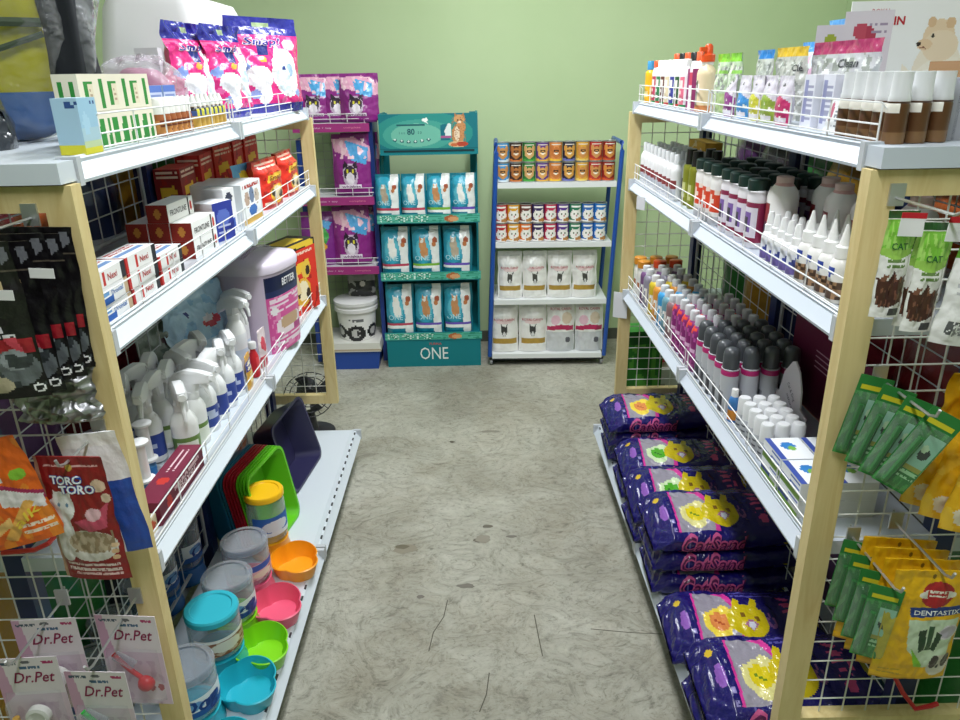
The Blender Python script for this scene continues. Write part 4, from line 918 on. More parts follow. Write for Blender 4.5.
for t in range(2):
    for j in range(2):
        for i in range(2): rgt(bl, .672+j*.08, 1.40-i*.10, T3+t*.0405, 'white, blue and green flat carton, %s layer, %s, %s one' % (['lower', 'upper'][t], ['aisle side', 'wall side'][j], ['farther', 'nearer'][i]), 'carton', 'flat cartons at the near end of the third right shelf')

# --- bottom shelf: bags of cat sand
def sand_bag(flower):
    L, W, T = .43, .235, .082
    NV = '1B1664'
    LT = [('p', [(.13, -.1), (.17, .12), (.2, .9), (.16, 1.1), (.3, 1.1), (.41, .95), (.47, .6), (.45, 0), (.42, -.1)], 'D63C9A'), ('p', [(.185, .02), (.2, .5), (.215, .9), (.3, .93), (.39, .82), (.445, .55), (.42, .05)], '97929F'),
          ('e', .325, .42, .075, .2, flower[1]), ('e', .275, .42, .05, .16, flower[1]), ('e', .37, .50, .05, .17, flower[1]), ('e', .32, .28, .06, .13, flower[1]), ('e', .325, .42, .06, .14, flower[0]), ('p', [(.3, .46), (.35, .38), (.34, .36), (.29, .43)], flower[2]),
          ('e', .50, .42, .125, .25, 'CDB814'), ('p', [(.41, .55), (.46, .78), (.49, .74), (.46, .5)], 'CDB814'), ('p', [(.52, .55), (.57, .78), (.6, .74), (.57, .5)], 'CDB814'), ('p', [(.47, .36), (.515, .44), (.56, .36), (.515, .28)], 'A86A8E'), ('e', .515, .35, .022, .05, 'D9D9E6'), ('e', .56, .44, .015, .05, '7A5A1A'), ('e', .48, .5, .012, .05, '7A5A1A'),
          ('e', .10, .75, .02, .05, 'D8B62E'), ('e', .115, .45, .025, .14, '8E5AB8'), ('l', .45, .80, .8, .96, 3, '5A55A8'), ('l', .14, .1, .16, .3, 2, '8E86C0'),
          ('e', .645, .4, .03, .1, '7E4E86'), ('e', .645, .4, .015, .05, '2B2670'), ('r', .72, .15, .86, .85, '2A1F66'), ('n', .74, .2, .84, .8, 16, 2, .1, 'C64A86'), ('e', .91, .5, .02, .18, '9A8E2E')]
    pf = paint(NV, LT); nu, nt = 180, 150
    V = []; F = []; C = []; mb = MB('crinkle', NV); e = 2.9
    def sec(u):
        a = min(1, u/.13); b = min(1, (1-u)/.07); k = min(a, b); return max(.05, k**.55), (.86+.14*min(1, u/.1, (1-u)/.05))
    def P(u, j):
        t = 2*PI*j/nt; ce = lambda x: math.copysign(abs(x)**(2/e), x)
        k, wk = sec(u); n = noise.noise(Vector((u*7, math.cos(t)*1.4, math.sin(t)*1.4)))*.006+noise.noise(Vector((u*26, math.cos(t)*4, math.sin(t)*4)))*(.0025+.012*max(0, .13-u)/.13)
        return ((u-.5)*L, W/2*wk*ce(math.cos(t))+n*.4, T/2+(T/2*k)*ce(math.sin(t))+(n if math.sin(t) > -.3 else 0)-(T*.25*(1-min(1, u/.13))))
    for i in range(nu+1):
        for j in range(nt): V.append(P(i/nu, j))
    for i in range(nu):
        for j in range(nt):
            F.append((i*nt+j, i*nt+(j+1) % nt, (i+1)*nt+(j+1) % nt, (i+1)*nt+j))
            a = P((i+.5)/nu, j+.5); s = math.sin(2*PI*(j+.5)/nt); C.append(pf((i+.5)/nu, a[1]/W+.5) if s > .72 else (NV if not (.225 < (i+.5)/nu < .237) else '5E5AA0'))
    F += [tuple(range(nt-1, -1, -1)), tuple(range(nu*nt, nu*nt+nt))]; C += [NV, NV]
    mb.add(V, F, C)
    def S(x, z):  # near side surface
        u = x/L+.5; k, wk = sec(u); q = max(0, 1-abs((z-T/2)/(T/2*k))**e)**(1/e); return -W/2*wk*q-.0035
    mb.text('CatSand', (-.04, 0, T*.56), .20, .054, 'C8568E', S, bold=.07, shear=.25, eps=.0005)
    mb.text('CatSand', (-.04, 0, T*.56), .191, .044, '5A1A4E', S, bold=.0, shear=.25, eps=.0014)
    mb.lathe([(.007, 0), (.007, .001)], 10, '8A7E2A', c=(.165, -W/2-.001, T*.5), cap0=True)
    return mb.build('cat_litter_bag', smooth=50)
SB = {'y': sand_bag(('D9C51C', 'DDD58E', '6E8A1E')), 'g': sand_bag(('4FA82A', 'CDE3B4', '2A6A1E')), 'o': sand_bag(('E08A4A', 'F0D44A', 'B0502A'))}
G = 'navy cat litter bags on the bottom right shelf'
def sb(k, x, y, z, lab, rx=0, rz=0): put(SB[k], (x, y, z), rz, lab, 'cat litter bag', G, rx=rx)
for i in range(3): sb(['y', 'y', 'o'][i], .735-.005*i, 2.68, T4+.068*i, 'navy cat litter bag, %s of the farthest stack' % ['bottom', 'middle', 'top with an orange flower'][i], .04*i, .03*(i-1))
for i in range(2): sb(['y', 'g'][i], .735, 2.40, T4+.075*i, 'navy cat litter bag, %s of second stack from far end' % ['bottom', 'top with green flower'][i], .06*i, -.02)
for i in range(2): sb(['y', 'g'][i], .72, 2.14+.02*i, T4+.08*i, 'navy cat litter bag, %s of the middle stack' % ['bottom', 'top with a green flower'][i], .22*i, .02)
for i in range(3): sb('y', .725-.005*i, 1.875+.01*i, T4+.076*i, 'navy cat litter bag, %s of the tallest near stack' % ['bottom', 'middle', 'top with a yellow flower'][i], .10 if i == 2 else 0, .03*(i-1))
for i in range(1): sb('o', .715, 1.60, T4, 'navy cat litter bag with orange flower just in front of the tallest stack', .06, -.02)
for i in range(2): sb('y', .715, 1.325+.01*i, T4+.078*i, 'navy cat litter bag, %s nearest the camera beside the wooden post' % ['lower one', 'upper one'][i], .1*i, .02)

# ------------------------------------------------------------------ goods along the back wall
# teal bags
TC = {'red': 'C2405A', 'green': '7FB83A', 'violet': '6A4FB8'}
def one_bag(w, h, band, cat):
    c = TC[band]
    L = [('e', .35, .6, .45, .35, '2E9CB8'), ('e', .36, .55, .25, .22, '5CBBD0'), ('p', [(.62, 0), (.66, .4), (.56, .75), (.62, 1), (.93, 1), (.93, 0)], 'E9ECEA'), ('e', .78, .72, .09, .06, 'A8553A'), ('e', .74, .64, .07, .05, 'C27A4A'),
         ('e', .35, .62, .12, .14, cat), ('e', .40, .48, .14, .12, cat), ('e', .33, .72, .07, .05, 'F2EEE6'), ('p', [(.25, .7), (.26, .8), (.33, .74)], cat), ('p', [(.37, .74), (.44, .8), (.44, .68)], cat),
         ('r', 0, .14, .92, .19, 'F1F1EE'), ('r', 0, .19, .92, .245, c), ('r', 0, 0, .66, .08, '0C6678')]
    return pouch('cat_food_bag', w, h, .07, '0F7C93', L, [('ONE', .32, .36, .5, .10, 'BFE3EA')], .0045, 5, .05, 'film', '0F7C93', .003, R.randint(0, 90), low=.9, taper=.2, edge=.012)
CT = {'w': 'F2F2EE', 't': 'C98E5E', 'g': 'B8A893'}
spec = [(.166, .145, .235, [('red', 'w'), ('violet', 't'), ('violet', 't')], .2005-.015, .18),]
def rowbags(zb, w, h, seq, xs, y, rown):
    for (b, c), x, pos in zip(seq, xs, ['leftmost', 'second from the left', 'third from the left', 'rightmost'] if len(seq) == 4 else ['left', 'middle', 'right']):
        put(one_bag(w, h, b, CT[c]), (x, y, zb), R.uniform(-.08, .08), 'teal food bag with %s band, %s on %s tier of display' % (b, pos, rown), 'food bag', 'teal cat food bags', rx=-.06)
rowbags(.1865, .163, .30, [('red', 'w'), ('violet', 't'), ('violet', 't')], (-.435, -.265, -.095), 4.135, 'bottom')
rowbags(.5465, .163, .275, [('red', 'w'), ('green', 't'), ('violet', 'g')], (-.44, -.265, -.09), 4.135, 'middle')
rowbags(.8715, .137, .24, [('red', 'g'), ('red', 'w'), ('green', 't'), ('violet', 'w')], (-.466, -.324, -.184, -.048), 4.13, 'top')
# purple bags
def purple_bag(w, h, seed):
    L = [('p', [(0, .92), (.6, .95), (1, .8), (1, .55), (.5, .62), (.05, .72)], 'E3A6C2'), ('p', [(.35, .9), (.95, .78), (.9, .5), (.5, .58)], '4FA3DC'), ('n', .05, .6, .95, .92, 9, seed, .2, 'F2C9D6'),
         ('e', .48, .33, .2, .2, 'C9B4CC'), ('p', [(.28, .42), (.32, .58), (.44, .5)], '2A1830'), ('p', [(.54, .5), (.66, .58), (.68, .42)], '2A1830'), ('e', .48, .36, .17, .13, '3A2A40'), ('e', .48, .28, .11, .1, 'E6DDE8'), ('e', .41, .40, .03, .03, 'D8D23A'), ('e', .56, .40, .03, .03, 'D8D23A'), ('r', .15, .12, .75, .18, 'E8DAEA'), ('r', 0, .0, 1, .04, '5A1A5E')]
    return pouch('cat_food_bag', w, h, .075, '8A2480', L, [('whiskas', .48, .15, .5, .045, '6A1A6A')], .005, 3, .05, 'film', '7E2276', .004, seed, edge=.006)
PB = purple_bag(.195, .245, 3); PB2 = purple_bag(.205, .325, 5)
GP = 'purple cat food bags in the corner rack'
for i, (x, y, r, l) in enumerate(((-.835, 4.17, .1, 'leftmost on the top shelf of the corner rack'), (-.705, 4.18, .05, 'middle of the top shelf of the corner rack'), (-.595, 4.13, -.1, 'rightmost front one on top shelf of corner rack'), (-.60, 4.27, -.05, 'behind the rightmost one on top shelf'))):
    put(PB, (x, y, 1.3855), r, 'purple cat food bag, '+l, 'food bag', GP, rx=-.1)
for i, (x, y, l) in enumerate(((-.655, 4.14, 'front one on the middle shelf of the corner rack'), (-.62, 4.25, 'back one on the middle shelf of the corner rack'))):
    put(PB2, (x, y, 1.0005), -.05+.1*i, 'purple cat food bag, '+l, 'food bag', GP, rx=-.08)
for i, (x, y, l) in enumerate(((-.685, 4.15, 'front one on the lower shelf of the corner rack'), (-.655, 4.27, 'back one on the lower shelf of the corner rack'))):
    put(PB2, (x, y, .6105), .05-.1*i, 'purple cat food bag, '+l, 'food bag', GP, rx=-.08)
put(pouch('cat_food_bag', .19, .30, .07, '7E2A86', [('e', .6, .55, .2, .16, '3F9A46'), ('e', .55, .35, .2, .08, 'E0A03A'), ('p', [(.3, .9), (.9, .8), (.8, .65)], '4FA3DC')], cell=.006, seed=11), (-.875, 4.15, .6105), .05, 'purple food bag with green mark at the left of the lower shelf', 'food bag', GP, rx=-.08)
# box with white lid and bucket on it
def bin_():
    root = empty('storage_bin'); 
    mb = MB('plastic', '20489E'); mb.prism([(-.15, 0), (.15, 0), (.165, .115), (-.165, .115)], -.14, .14, 'y'); mb.build('base', root, smooth=0)
    mb = MB('plastic', 'DEDCD6'); mb.prism([(-.172, .112), (.172, .112), (.172, .13), (.165, .165), (-.165, .165), (-.172, .13)], -.15, .15, 'y'); mb.box(-.173, .173, -.151, -.148, .118, .128, 'B9A892'); mb.build('lid', root, smooth=0)
    return root
put(bin_(), (-.725, 4.19, 0), 0, 'blue plastic bin with white lid standing on the floor under the corner rack', 'bin')
def bucket():
    root = empty('bucket'); mb = MB('plastic', 'E8E6E6')
    pf = paint('E8E6E6', [('e', .2, .3, .14, .24, '1F1F23'), ('e', .2, .3, .08, .15, 'B9B7B8'), ('e', .52, .26, .17, .28, '1F1F23'), ('e', .52, .27, .08, .16, 'C6C4C4'), ('e', .86, .3, .13, .24, '1F1F23'), ('e', .86, .3, .07, .14, 'B9B7B8'), ('e', .55, .27, .03, .08, '26262A'), ('l', .4, .68, .65, .74, 1, '6A6A6E')])
    prof = [(.100, 0), (.102, .005)]+[(.102+.014*k/20, .005+.175*k/20) for k in range(1, 21)]
    mb.lathe(prof, 64, colfn=lambda a, z: pf(((a+.75) % 1-.25)/.5 if .25 < (a+.75) % 1 < .75 else .0, z/.18)); mb.build('body', root, smooth=50)
    mb = MB('plastic', 'DCDADB'); mb.lathe([(.117, .172), (.127, .175), (.127, .195), (.122, .198), (.122, .212), (.128, .214), (.128, .232), (.122, .236)], 40); mb.build('lid', root, smooth=40)
    return root
put(bucket(), (-.70, 4.175, .1655), 0, 'white bucket with black round emblems standing on the blue bin', 'bucket')
put(pouch('photo_bag', .16, .155, .05, '8E8E8C', [('n', 0, 0, 1, .6, 6, 2, -.1, '2A2B2A'), ('e', .6, .35, .3, .28, '26282A'), ('e', .55, .5, .1, .1, 'B9B4AA')], cell=.006, seed=6), (-.665, 4.22, .402), 0, 'grey and black printed bag lying on top of the white bucket', 'bag')

# cans and bags on the wheeled rack
RX, RY = .47, 4.22
RM = Matrix.Rotation(math.radians(-1.5), 4, 'Z')
def rack(o, x, y, z, *a, **k):
    p = RM @ Vector((x, y, 0)); return put(o, (RX+p.x, RY+p.y, z), -.026, *a, **k)
def can(c, face, low, low2='F0EEE6'):
    root = empty('food_can')
    pf = paint(c, [('e', .5, .46, .26, .27, face), ('e', .42, .56, .05, .06, '3A2A20'), ('e', .58, .56, .05, .06, '3A2A20'), ('e', .5, .42, .1, .08, 'F2E6D2'), ('e', .5, .46, .04, .04, '2A2020'), ('r', .25, .82, .75, .90, 'E3DACE'), ('p', [(0, 0), (0, .22), (.5, .1), (1, .24), (1, 0)], low), ('e', .28, .68, .1, .14, face), ('e', .72, .68, .1, .14, face)])
    mb = MB('card', c); mb.lathe([(.0352, .003)]+[(.0352, .003+.099*k/20) for k in range(1, 21)], 32, colfn=lambda a, z: pf(((a+.75) % 1-.25)/.5 if .25 < (a+.75) % 1 < .75 else .05, z/.105)); mb.build('label', root, smooth=50)
    mb = MB('steel', 'C9CBCD'); mb.lathe([(.032, 0), (.036, .001), (.036, .004), (.0352, .0045)], 24, cap1=False); mb.build('base_rim', root, smooth=40); mb = MB('steel', 'C9CBCD'); mb.lathe([(.0352, .1005), (.036, .101), (.036, .1045), (.0325, .1045), (.032, .102)], 24, cap0=False); mb.build('lid', root, smooth=40)
    return root
def catcan(c):
    root = empty('food_can')
    pf = paint(c, [('e', .5, .4, .3, .26, 'F0EDE8'), ('p', [(.26, .5), (.3, .72), (.42, .6)], 'EAE4DE'), ('p', [(.58, .6), (.72, .72), (.76, .5)], 'EAE4DE'), ('e', .42, .46, .04, .05, '4A5A3A'), ('e', .6, .46, .04, .05, '4A5A3A'), ('e', .51, .36, .04, .03, 'C98A8A'), ('r', 0, 0, 1, .13, 'F2F0EE'), ('e', .7, .15, .2, .1, 'B9824A'), ('r', .25, .8, .75, .89, 'F3EFEA')])
    mb = MB('card', c); mb.lathe([(.0352, .003)]+[(.0352, .003+.099*k/20) for k in range(1, 21)], 32, colfn=lambda a, z: pf(((a+.75) % 1-.25)/.5 if .25 < (a+.75) % 1 < .75 else .05, z/.105)); mb.build('label', root, smooth=50)
    mb = MB('steel', 'C9CBCD'); mb.lathe([(.032, 0), (.036, .001), (.036, .004), (.0352, .0045)], 24, cap1=False); mb.build('base_rim', root, smooth=40); mb = MB('steel', 'C9CBCD'); mb.lathe([(.0352, .1005), (.036, .101), (.036, .1045), (.0325, .1045), (.032, .102)], 24, cap0=False); mb.build('lid', root, smooth=40)
    return root
D1 = [('3F8FC8', 'C98E52', 'D9E6EE', 'sky blue'), ('3A2622', 'B0703A', 'C9743A', 'dark brown'), ('2F7A3A', 'D0A46A', '4FA84A', 'green'), ('5E3A86', 'D9A25A', 'E0B04A', 'purple'), ('D98A4A', 'C2743A', 'F0C23A', 'orange'), ('26263E', 'D09A4A', '6A6FB8', 'blue-black'), ('D9A23A', 'C98A4A', 'E8C86A', 'gold'), ('B0302C', 'C98E52', 'D96A2E', 'red'), ('8E2420', 'D08A42', 'C2502A', 'dark red')]
D2 = [('B52A34', 'crimson'), ('E0A22A', 'yellow'), ('6E3A36', 'brown'), ('3A2A5E', 'dark violet'), ('C22A52', 'raspberry'), ('5E3A8E', 'purple'), ('2E7A5A', 'green'), ('2F6AB8', 'blue'), ('2A78C4', 'bright blue')]
for i, (c, f, l, nm) in enumerate(D1):
    o = can(c, f, l)
    for t in range(2): rack(o, -.292+.0715*i-.008, -.125, 1.0625+.1055*t, '%s dog food can, %s layer, top shelf of the wheeled rack' % (nm, ['lower', 'upper'][t]), 'can', 'dog food cans')
for i, (c, nm) in enumerate(D2):
    o = catcan(c); o2 = catcan('E0742A') if i == 2 else None
    for t in range(2):
        q = o2 if (o2 and t == 0) else o
        rack(q, -.292+.0685*i-.018, -.125, .7355+.1055*t, '%s cat food can, %s layer, second shelf of the wheeled rack' % ('orange' if q is o2 else nm, ['lower', 'upper'][t]), 'can', 'cat food cans')
def vet(w, h, band, img, pink=False):
    L = [('r', 0, .9, 1, 1, 'D5D7D6'), ('n', 0, .6, 1, .95, 4, 3, .2, 'E3E4E2')]
    if pink: L += [('e', .7, .68, .18, .12, 'D9C6B2'), ('e', .3, .64, .16, .1, 'E9BFCF'), ('p', [(.02, .42), (.5, .45), (.98, .42), (.98, .52), (.5, .55), (.02, .5)], band), ('r', 0, 0, 1, .4, 'C9CBCE'), ('e', .75, .24, .09, .06, '5A5A62')]
    else: L += [('e', .5, .42, .1, .1, img), ('p', [(.40, .45), (.38, .58), (.48, .5)], img), ('p', [(.54, .5), (.63, .58), (.6, .44)], img), ('e', .5, .36, .05, .05, 'DADADA'), ('r', .08, .17, .94, .27, band), ('e', .5, .62, .3, .05, 'E9D2D2')]
    return pouch('pet_food_bag', w, h, .075, 'ECEBE8', L, [('ROYAL CANIN', .5, .66 if not pink else .86, .74, .05, 'B5384A')], .0045, 4, .05, 'film', 'E4E3E0', .004, R.randint(0, 60), low=.9, taper=.22, edge=.02)
for i in range(4):
    rack(vet(.138, .268, 'B08E3E', '4A4A46'), -.262+.142*i, -.11, .4055, 'white food bag with gold band, %s from left, third rack shelf' % ORD[i], 'food bag', 'white bags on the third rack shelf', rx=-.05)
for i in range(4):
    rack(vet(.162, .295, 'B08E3E' if i < 2 else 'B8285A', '3A3A3A', i > 1), -.285+.166*i-.012, -.11, .0755, 'white food bag with %s band, %s of pair on lowest rack shelf' % ('gold' if i < 2 else 'magenta', ['left', 'right'][i % 2]), 'food bag', 'white bags on the lowest rack shelf', rx=-.07)

# floor goods just beyond the far end panels
put(carton('green_carton', .17, .12, .56, '2E7A2A', [('n', 0, 0, 1, 1, 6, 2, .2, '55A03A'), ('r', 0, .9, 1, 1, '1F5A22')], side='256A24', cell=.01), (.735, 3.08, 0), .1, 'tall green carton on the floor behind the far right end panel', 'carton')
mb = MB('plastic', 'B5303A'); mb.lathe([(.02, 0), (.075, .02), (.10, .09), (.085, .16), (.03, .19)], 24); tag(mb.build('toy_ball', None, (.86, 3.30, .31), smooth=60), 'dark red round toy resting on a white crate behind the far right end panel', 'toy')
put(carton('white_crate', .26, .22, .309, 'CFCFCC', [('n', 0, 0, 1, 1, 9, 5, .25, '8E8E8C')], cell=.01), (.92, 3.30, 0), 0, 'pale crate on the floor behind the far right end panel', 'crate')
def fan():
    root = empty('floor_fan'); mb = MB('plastic', '2C2D30'); mb.lathe([(.11, 0), (.11, .012), (.03, .03), (.02, .12)], 24); mb.build('base', root, smooth=40)
    mb = MB('steel', '4A4B4F')
    for r in (.03, .06, .09, .115): mb.tube([(r*math.cos(2*PI*i/24), -.04, .22+r*math.sin(2*PI*i/24)) for i in range(24)], .0025, 5, closed=True)
    for i in range(16): a = 2*PI*i/16; mb.tube([(.03*math.cos(a), -.04, .22+.03*math.sin(a)), (.115*math.cos(a), -.04, .22+.115*math.sin(a))], .0018, 4)
    mb.build('guard', root)
    mb = MB('plastic', '26272A'); mb.M = Matrix.Translation((0, 0, .22)) @ Matrix.Rotation(PI/2, 4, 'X'); mb.lathe([(.05, -.06), (.055, 0), (.03, .035)], 20); mb.M = None; mb.build('motor', root, smooth=40)
    for i in range(4):
        mb = MB('plastic', '303135'); a = PI/2*i+.3; c, s2 = math.cos(a), math.sin(a)
        mb.add([(.02*c, -.028, .22+.02*s2), (.10*math.cos(a-.3), -.036, .22+.10*math.sin(a-.3)), (.10*math.cos(a+.3), -.026, .22+.10*math.sin(a+.3)), (.02*c, -.024, .224+.02*s2), (.10*math.cos(a-.3), -.034, .224+.10*math.sin(a-.3)), (.10*math.cos(a+.3), -.024, .224+.10*math.sin(a+.3))], [(0, 1, 2), (3, 5, 4), (0, 3, 4, 1), (1, 4, 5, 2), (2, 5, 3, 0)]); mb.build('blade', root, smooth=0)
    return root
put(fan(), (-.80, 3.22, 0), .3, 'small black floor fan behind the far left end panel', 'fan')

# ------------------------------------------------------------------ goods hung on the two near end panels
def hook(x, z, label, y0=.93, col='C9CBCB'):
    mb = MB('steel', col); mb.tube([(x, 1.148, z+.02), (x, 1.142, z), (x, y0+.02, z), (x, y0+.005, z+.006), (x, y0, z+.018)], .0024, 6)
    mb.box(x-.012, x+.012, 1.134, 1.138, z-.012, z+.022)
    tag(mb.build('display_hook', None, None, smooth=40), label, 'hook')
def hang(o, x, y, ztop, h, label, cat, group=None, ry=0, rz=0, rx=0):
    m = Matrix.Rotation(rz, 4, 'Z') @ Matrix.Rotation(ry, 4, 'Y') @ Matrix.Rotation(rx, 4, 'X')
    p = m @ Vector((0, 0, h))
    if o.name in _used: o = dup(o)
    _used.add(o.name); o.matrix_world = Matrix.Translation((x-p.x, y-p.y, ztop-p.z)) @ m
    tag(o, label, cat, group); return o
# left: black pouches
BP = [('r', .40, .60, .70, .80, 'D9C79A'), ('p', [(.35, .44), (.35, .60), (.70, .60), (.76, .44)], 'D6D3DC'), ('r', .74, .66, .84, .76, 'C9B68A'), ('r', .45, .30, .97, .40, 'A01F2C'), ('n', .45, .28, 1, .41, 9, 2, .15, 'D0485A'), ('p', [(.4, .16), (.4, .36), (.6, .33), (.56, .18)], '2A50B0'),
      ('e', .74, .20, .25, .12, '666C70'), ('e', .78, .26, .12, .07, '8E9498'), ('n', .5, .08, .98, .3, 10, 6, .1, '3A3F42'), ('e', .56, .1, .16, .06, 'B4A98E'), ('e', .92, .06, .05, .032, 'E6E6E6'), ('e', .92, .06, .03, .02, '17171A'), ('r', 0, .82, 1, .83, '5A5248'), ('l', .45, .41, .85, .43, 1, 'D9D9DC'), ('p', [(.86, .96), (.95, .97), (.97, .9), (.9, .86)], '6E7076')]
bp = pouch('treat_pouch', .155, .225, .022, '151316', BP, [('ba', .60, .70, .18, .10, '3A2A16', {'shear': .2}), ('~n', .6, .51, .14, .05, '2A3A6A')], .0024, 3, .1, 'film', '1A181B', .003, 4, edge=.003)
for i, y in enumerate((.985, 1.02, 1.05, 1.08, 1.105)):
    o = hang(bp, -.700+.005*i, y, 1.418-.006*(i % 2), .225, 'black treat pouch with grey cat picture, %s from the front of the hook' % ORD[i], 'pouch', 'black pouches hung on the left end panel', ry=.02*(i-2), rz=.02*i)
hook(-.675, 1.425, 'wire hook carrying the black pouches')
for i, (x, z) in enumerate(((-.598, 1.372), (-.638, 1.352))):
    mb = MB('card', 'E4E3E4'); mb.box(-.017, .017, -.0008, 0, -.007, .007); tag(mb.build('price_sticker', None, (x, 1.001-.036*i, z), smooth=0), 'blank white price sticker on the %s black pouch' % ['second', 'front'][i], 'sticker').rotation_euler = (0, .05, 0)
# silver bag underneath
hang(pouch('silver_bag', .14, .12, .05, 'A9AAAC', [('n', 0, 0, 1, 1, 5, 3, .2, '97989B')], cell=.003, wr=.016, seed=3, mat='steel'), -.69, 1.115, 1.215, .12, 'crumpled silver bag hanging below the black pouches', 'bag')
# maroon pouch with white cat
TT = [('r', 0, .93, 1, 1, '8A2226'), ('e', .18, .42, .2, .26, 'E6E2E2'), ('e', .3, .62, .17, .12, 'EAE7E6'), ('p', [(.16, .66), (.18, .75), (.27, .71)], 'EAE7E6'), ('p', [(.34, .71), (.43, .74), (.44, .64)], 'EAE7E6'), ('e', .24, .63, .02, .015, '6A8AA8'), ('e', .36, .63, .02, .015, '6A8AA8'),
      ('e', .56, .30, .38, .13, 'D9D2CC'), ('e', .58, .33, .32, .09, 'B9A68E'), ('n', .3, .25, .9, .42, 16, 3, .0, '9A8468'), ('p', [(.42, .5), (.74, .55), (.94, .66), (.86, .45), (.6, .42)], 'C9506A'), ('e', .72, .56, .1, .05, 'E0B4BC'), ('e', .85, .78, .1, .05, 'E2C2A8'), ('e', .92, .68, .06, .04, 'E8CDB4'), ('e', .88, .2, .05, .02, 'D9B28A'), ('e', .89, .3, .05, .02, 'E0BE98'), ('e', .88, .25, .05, .02, 'D9B28A'), ('l', .12, .92, .9, .94, 1, 'D8A8A8'), ('e', .5, .92, .05, .025, 'C9A24A'), ('l', .12, .08, .9, .15, 2, 'F0D8D8'), ('l', .2, .04, .9, .06, 1, 'E3BABA'), ('r', 0, 0, .05, 1, 'B08A72')]
tt = pouch('treat_pouch', .118, .228, .024, '8E1F22', TT, [('TORO', .42, .825, .46, .065, 'F0F2F8', {'out': '24429A', 'ob': .1, 'bold': .03}), ('TORO', .56, .755, .5, .065, 'F0F2F8', {'out': '24429A', 'ob': .1, 'bold': .03})], .0016, 3, .05, 'film', 'A8805E', .0025, 9, edge=.003)
hang(tt, -.648, 1.035, 1.068, .228, 'maroon cat treat pouch with white cat and bowl picture', 'pouch', None, ry=-.03, rz=-.12)
hang(pouch('treat_pouch', .10, .23, .02, 'E9E9EC', [('r', .55, 0, 1, .62, '2850A8'), ('r', 0, 0, .5, .5, 'DADCE2'), ('r', 0, .9, 1, 1, 'F2F2F2')], cell=.004, seed=2), -.645, 1.095, 1.078, .23, 'white and blue pouch hanging behind the maroon cat treat pouch', 'pouch', None, ry=-.10)
hook(-.645, 1.062, 'wire hook carrying the maroon treat pouch', 1.0)
OP = [('n', 0, 0, 1, 1, 5, 4, .2, 'F08A2A'), ('p', [(0, .82), (.55, .9), (.6, .62), (0, .55)], 'EDE6E6'), ('p', [(0, .5), (.5, .62), (1, .45), (1, .38), (.5, .5), (0, .4)], 'A8285A'), ('p', [(.5, .58), (.98, .42), (.95, .3), (.5, .4)], 'E9E2E4'), ('e', .8, .66, .1, .05, '8AC23A'), ('p', [(.3, .1), (.75, .42), (.85, .38), (.42, .05)], 'F0B45A'), ('p', [(0, .14), (.5, .3), (.5, .22), (0, .06)], 'F4C47A'), ('l', .55, .1, .95, .2, 2, 'F8E2CC'), ('p', [(.02, .55), (.2, .75), (.14, .5)], '4A2A7E')]
hang(pouch('treat_pouch', .13, .185, .022, 'EC6A1E', OP, [('K', .12, .62, .2, .12, '4A2A7E', {'shear': -.3}), ('alk', .68, .27, .4, .08, 'F8D84A', {'shear': .2, 'rot': .5})], .002, 3, .06, 'film', 'E0661E', .003, 5), -.775, 1.02, 1.10, .185, 'bright orange treat pouch at the left edge of the end panel', 'pouch', None, ry=-.22, rz=.1)
# blister packs
def blister(name, cw, chh, content, label_txt='Dr.Pet'):
    root = empty(name)
    L = [('r', 0, 0, 1, .6, 'D9C4D2'), ('p', [(0, 1), (.12, 1), (.2, .6), (0, .5)], 'CFA2BE'), ('l', .05, .93, .35, .96, 1, '4A5A6A'), ('l', .75, .93, .93, .96, 1, 'B0386A'), ('n', .05, 0, .95, .5, 7, 3, .2, 'C9AEC2'), ('e', .75, .16, .18, .12, 'E2D2D8'), ('e', .7, .2, .06, .05, 'B4424A'), ('e', .86, .2, .05, .04, 'B4424A'), ('e', .5, .955, .07, .02, '6A6A70'), ('l', .38, .88, .7, .91, 1, '4A6A8A')]
    nu, nv = int(cw/.002), int(chh/.002)
    mb = MB('card', 'E0D5DC'); mb.box(-cw/2, cw/2, 0, .0012, 0, chh); mb.grid(lambda u, v: ((u-.5)*cw, -.0004, v*chh), nu, nv, paint('E3DADF', L))
    mb.text(label_txt, (.008, -.0004, chh*.79), cw*.66, chh*.115, '8E1F4E', shear=.35, bold=.01)
    mb.build('backing_card', root, smooth=0)
    mb = MB('thin_clear', 'F6F7F8'); n = 14
    def P(u, v):
        e = lambda t: min(1, min(t, 1-t)/.12); k = (math.sin(min(1, e(u))*PI/2)*math.sin(min(1, e(v))*PI/2))
        return ((u-.5)*cw*.86, -.002-.026*k, chh*.06+v*chh*.58)
    mb.grid(P, 22, 22); mb.build('bubble', root, smooth=60)
    content(root, cw, chh); return root
def spoon(c):
    def f(root, w, h):
        mb = MB('plastic', c); mb.tube([(-.03, -.012, h*.62), (-.005, -.014, h*.47), (.018, -.014, h*.36)], .0045, 8)
        mb.M = Matrix.Translation((.024, -.015, h*.32)) @ Matrix.Rotation(PI/2, 4, 'X'); mb.lathe([(.004, .012), (.012, .01), (.0155, .003), (.015, -.003), (.006, -.009)], 18); mb.M = None
        mb.build('scoop', root, smooth=50)
        mb = MB('clear', 'E6EAEE'); mb.tube([(-.022, -.018, h*.64), (.012, -.02, h*.54)], .009, 12); mb.build('syringe_barrel', root)
    return f
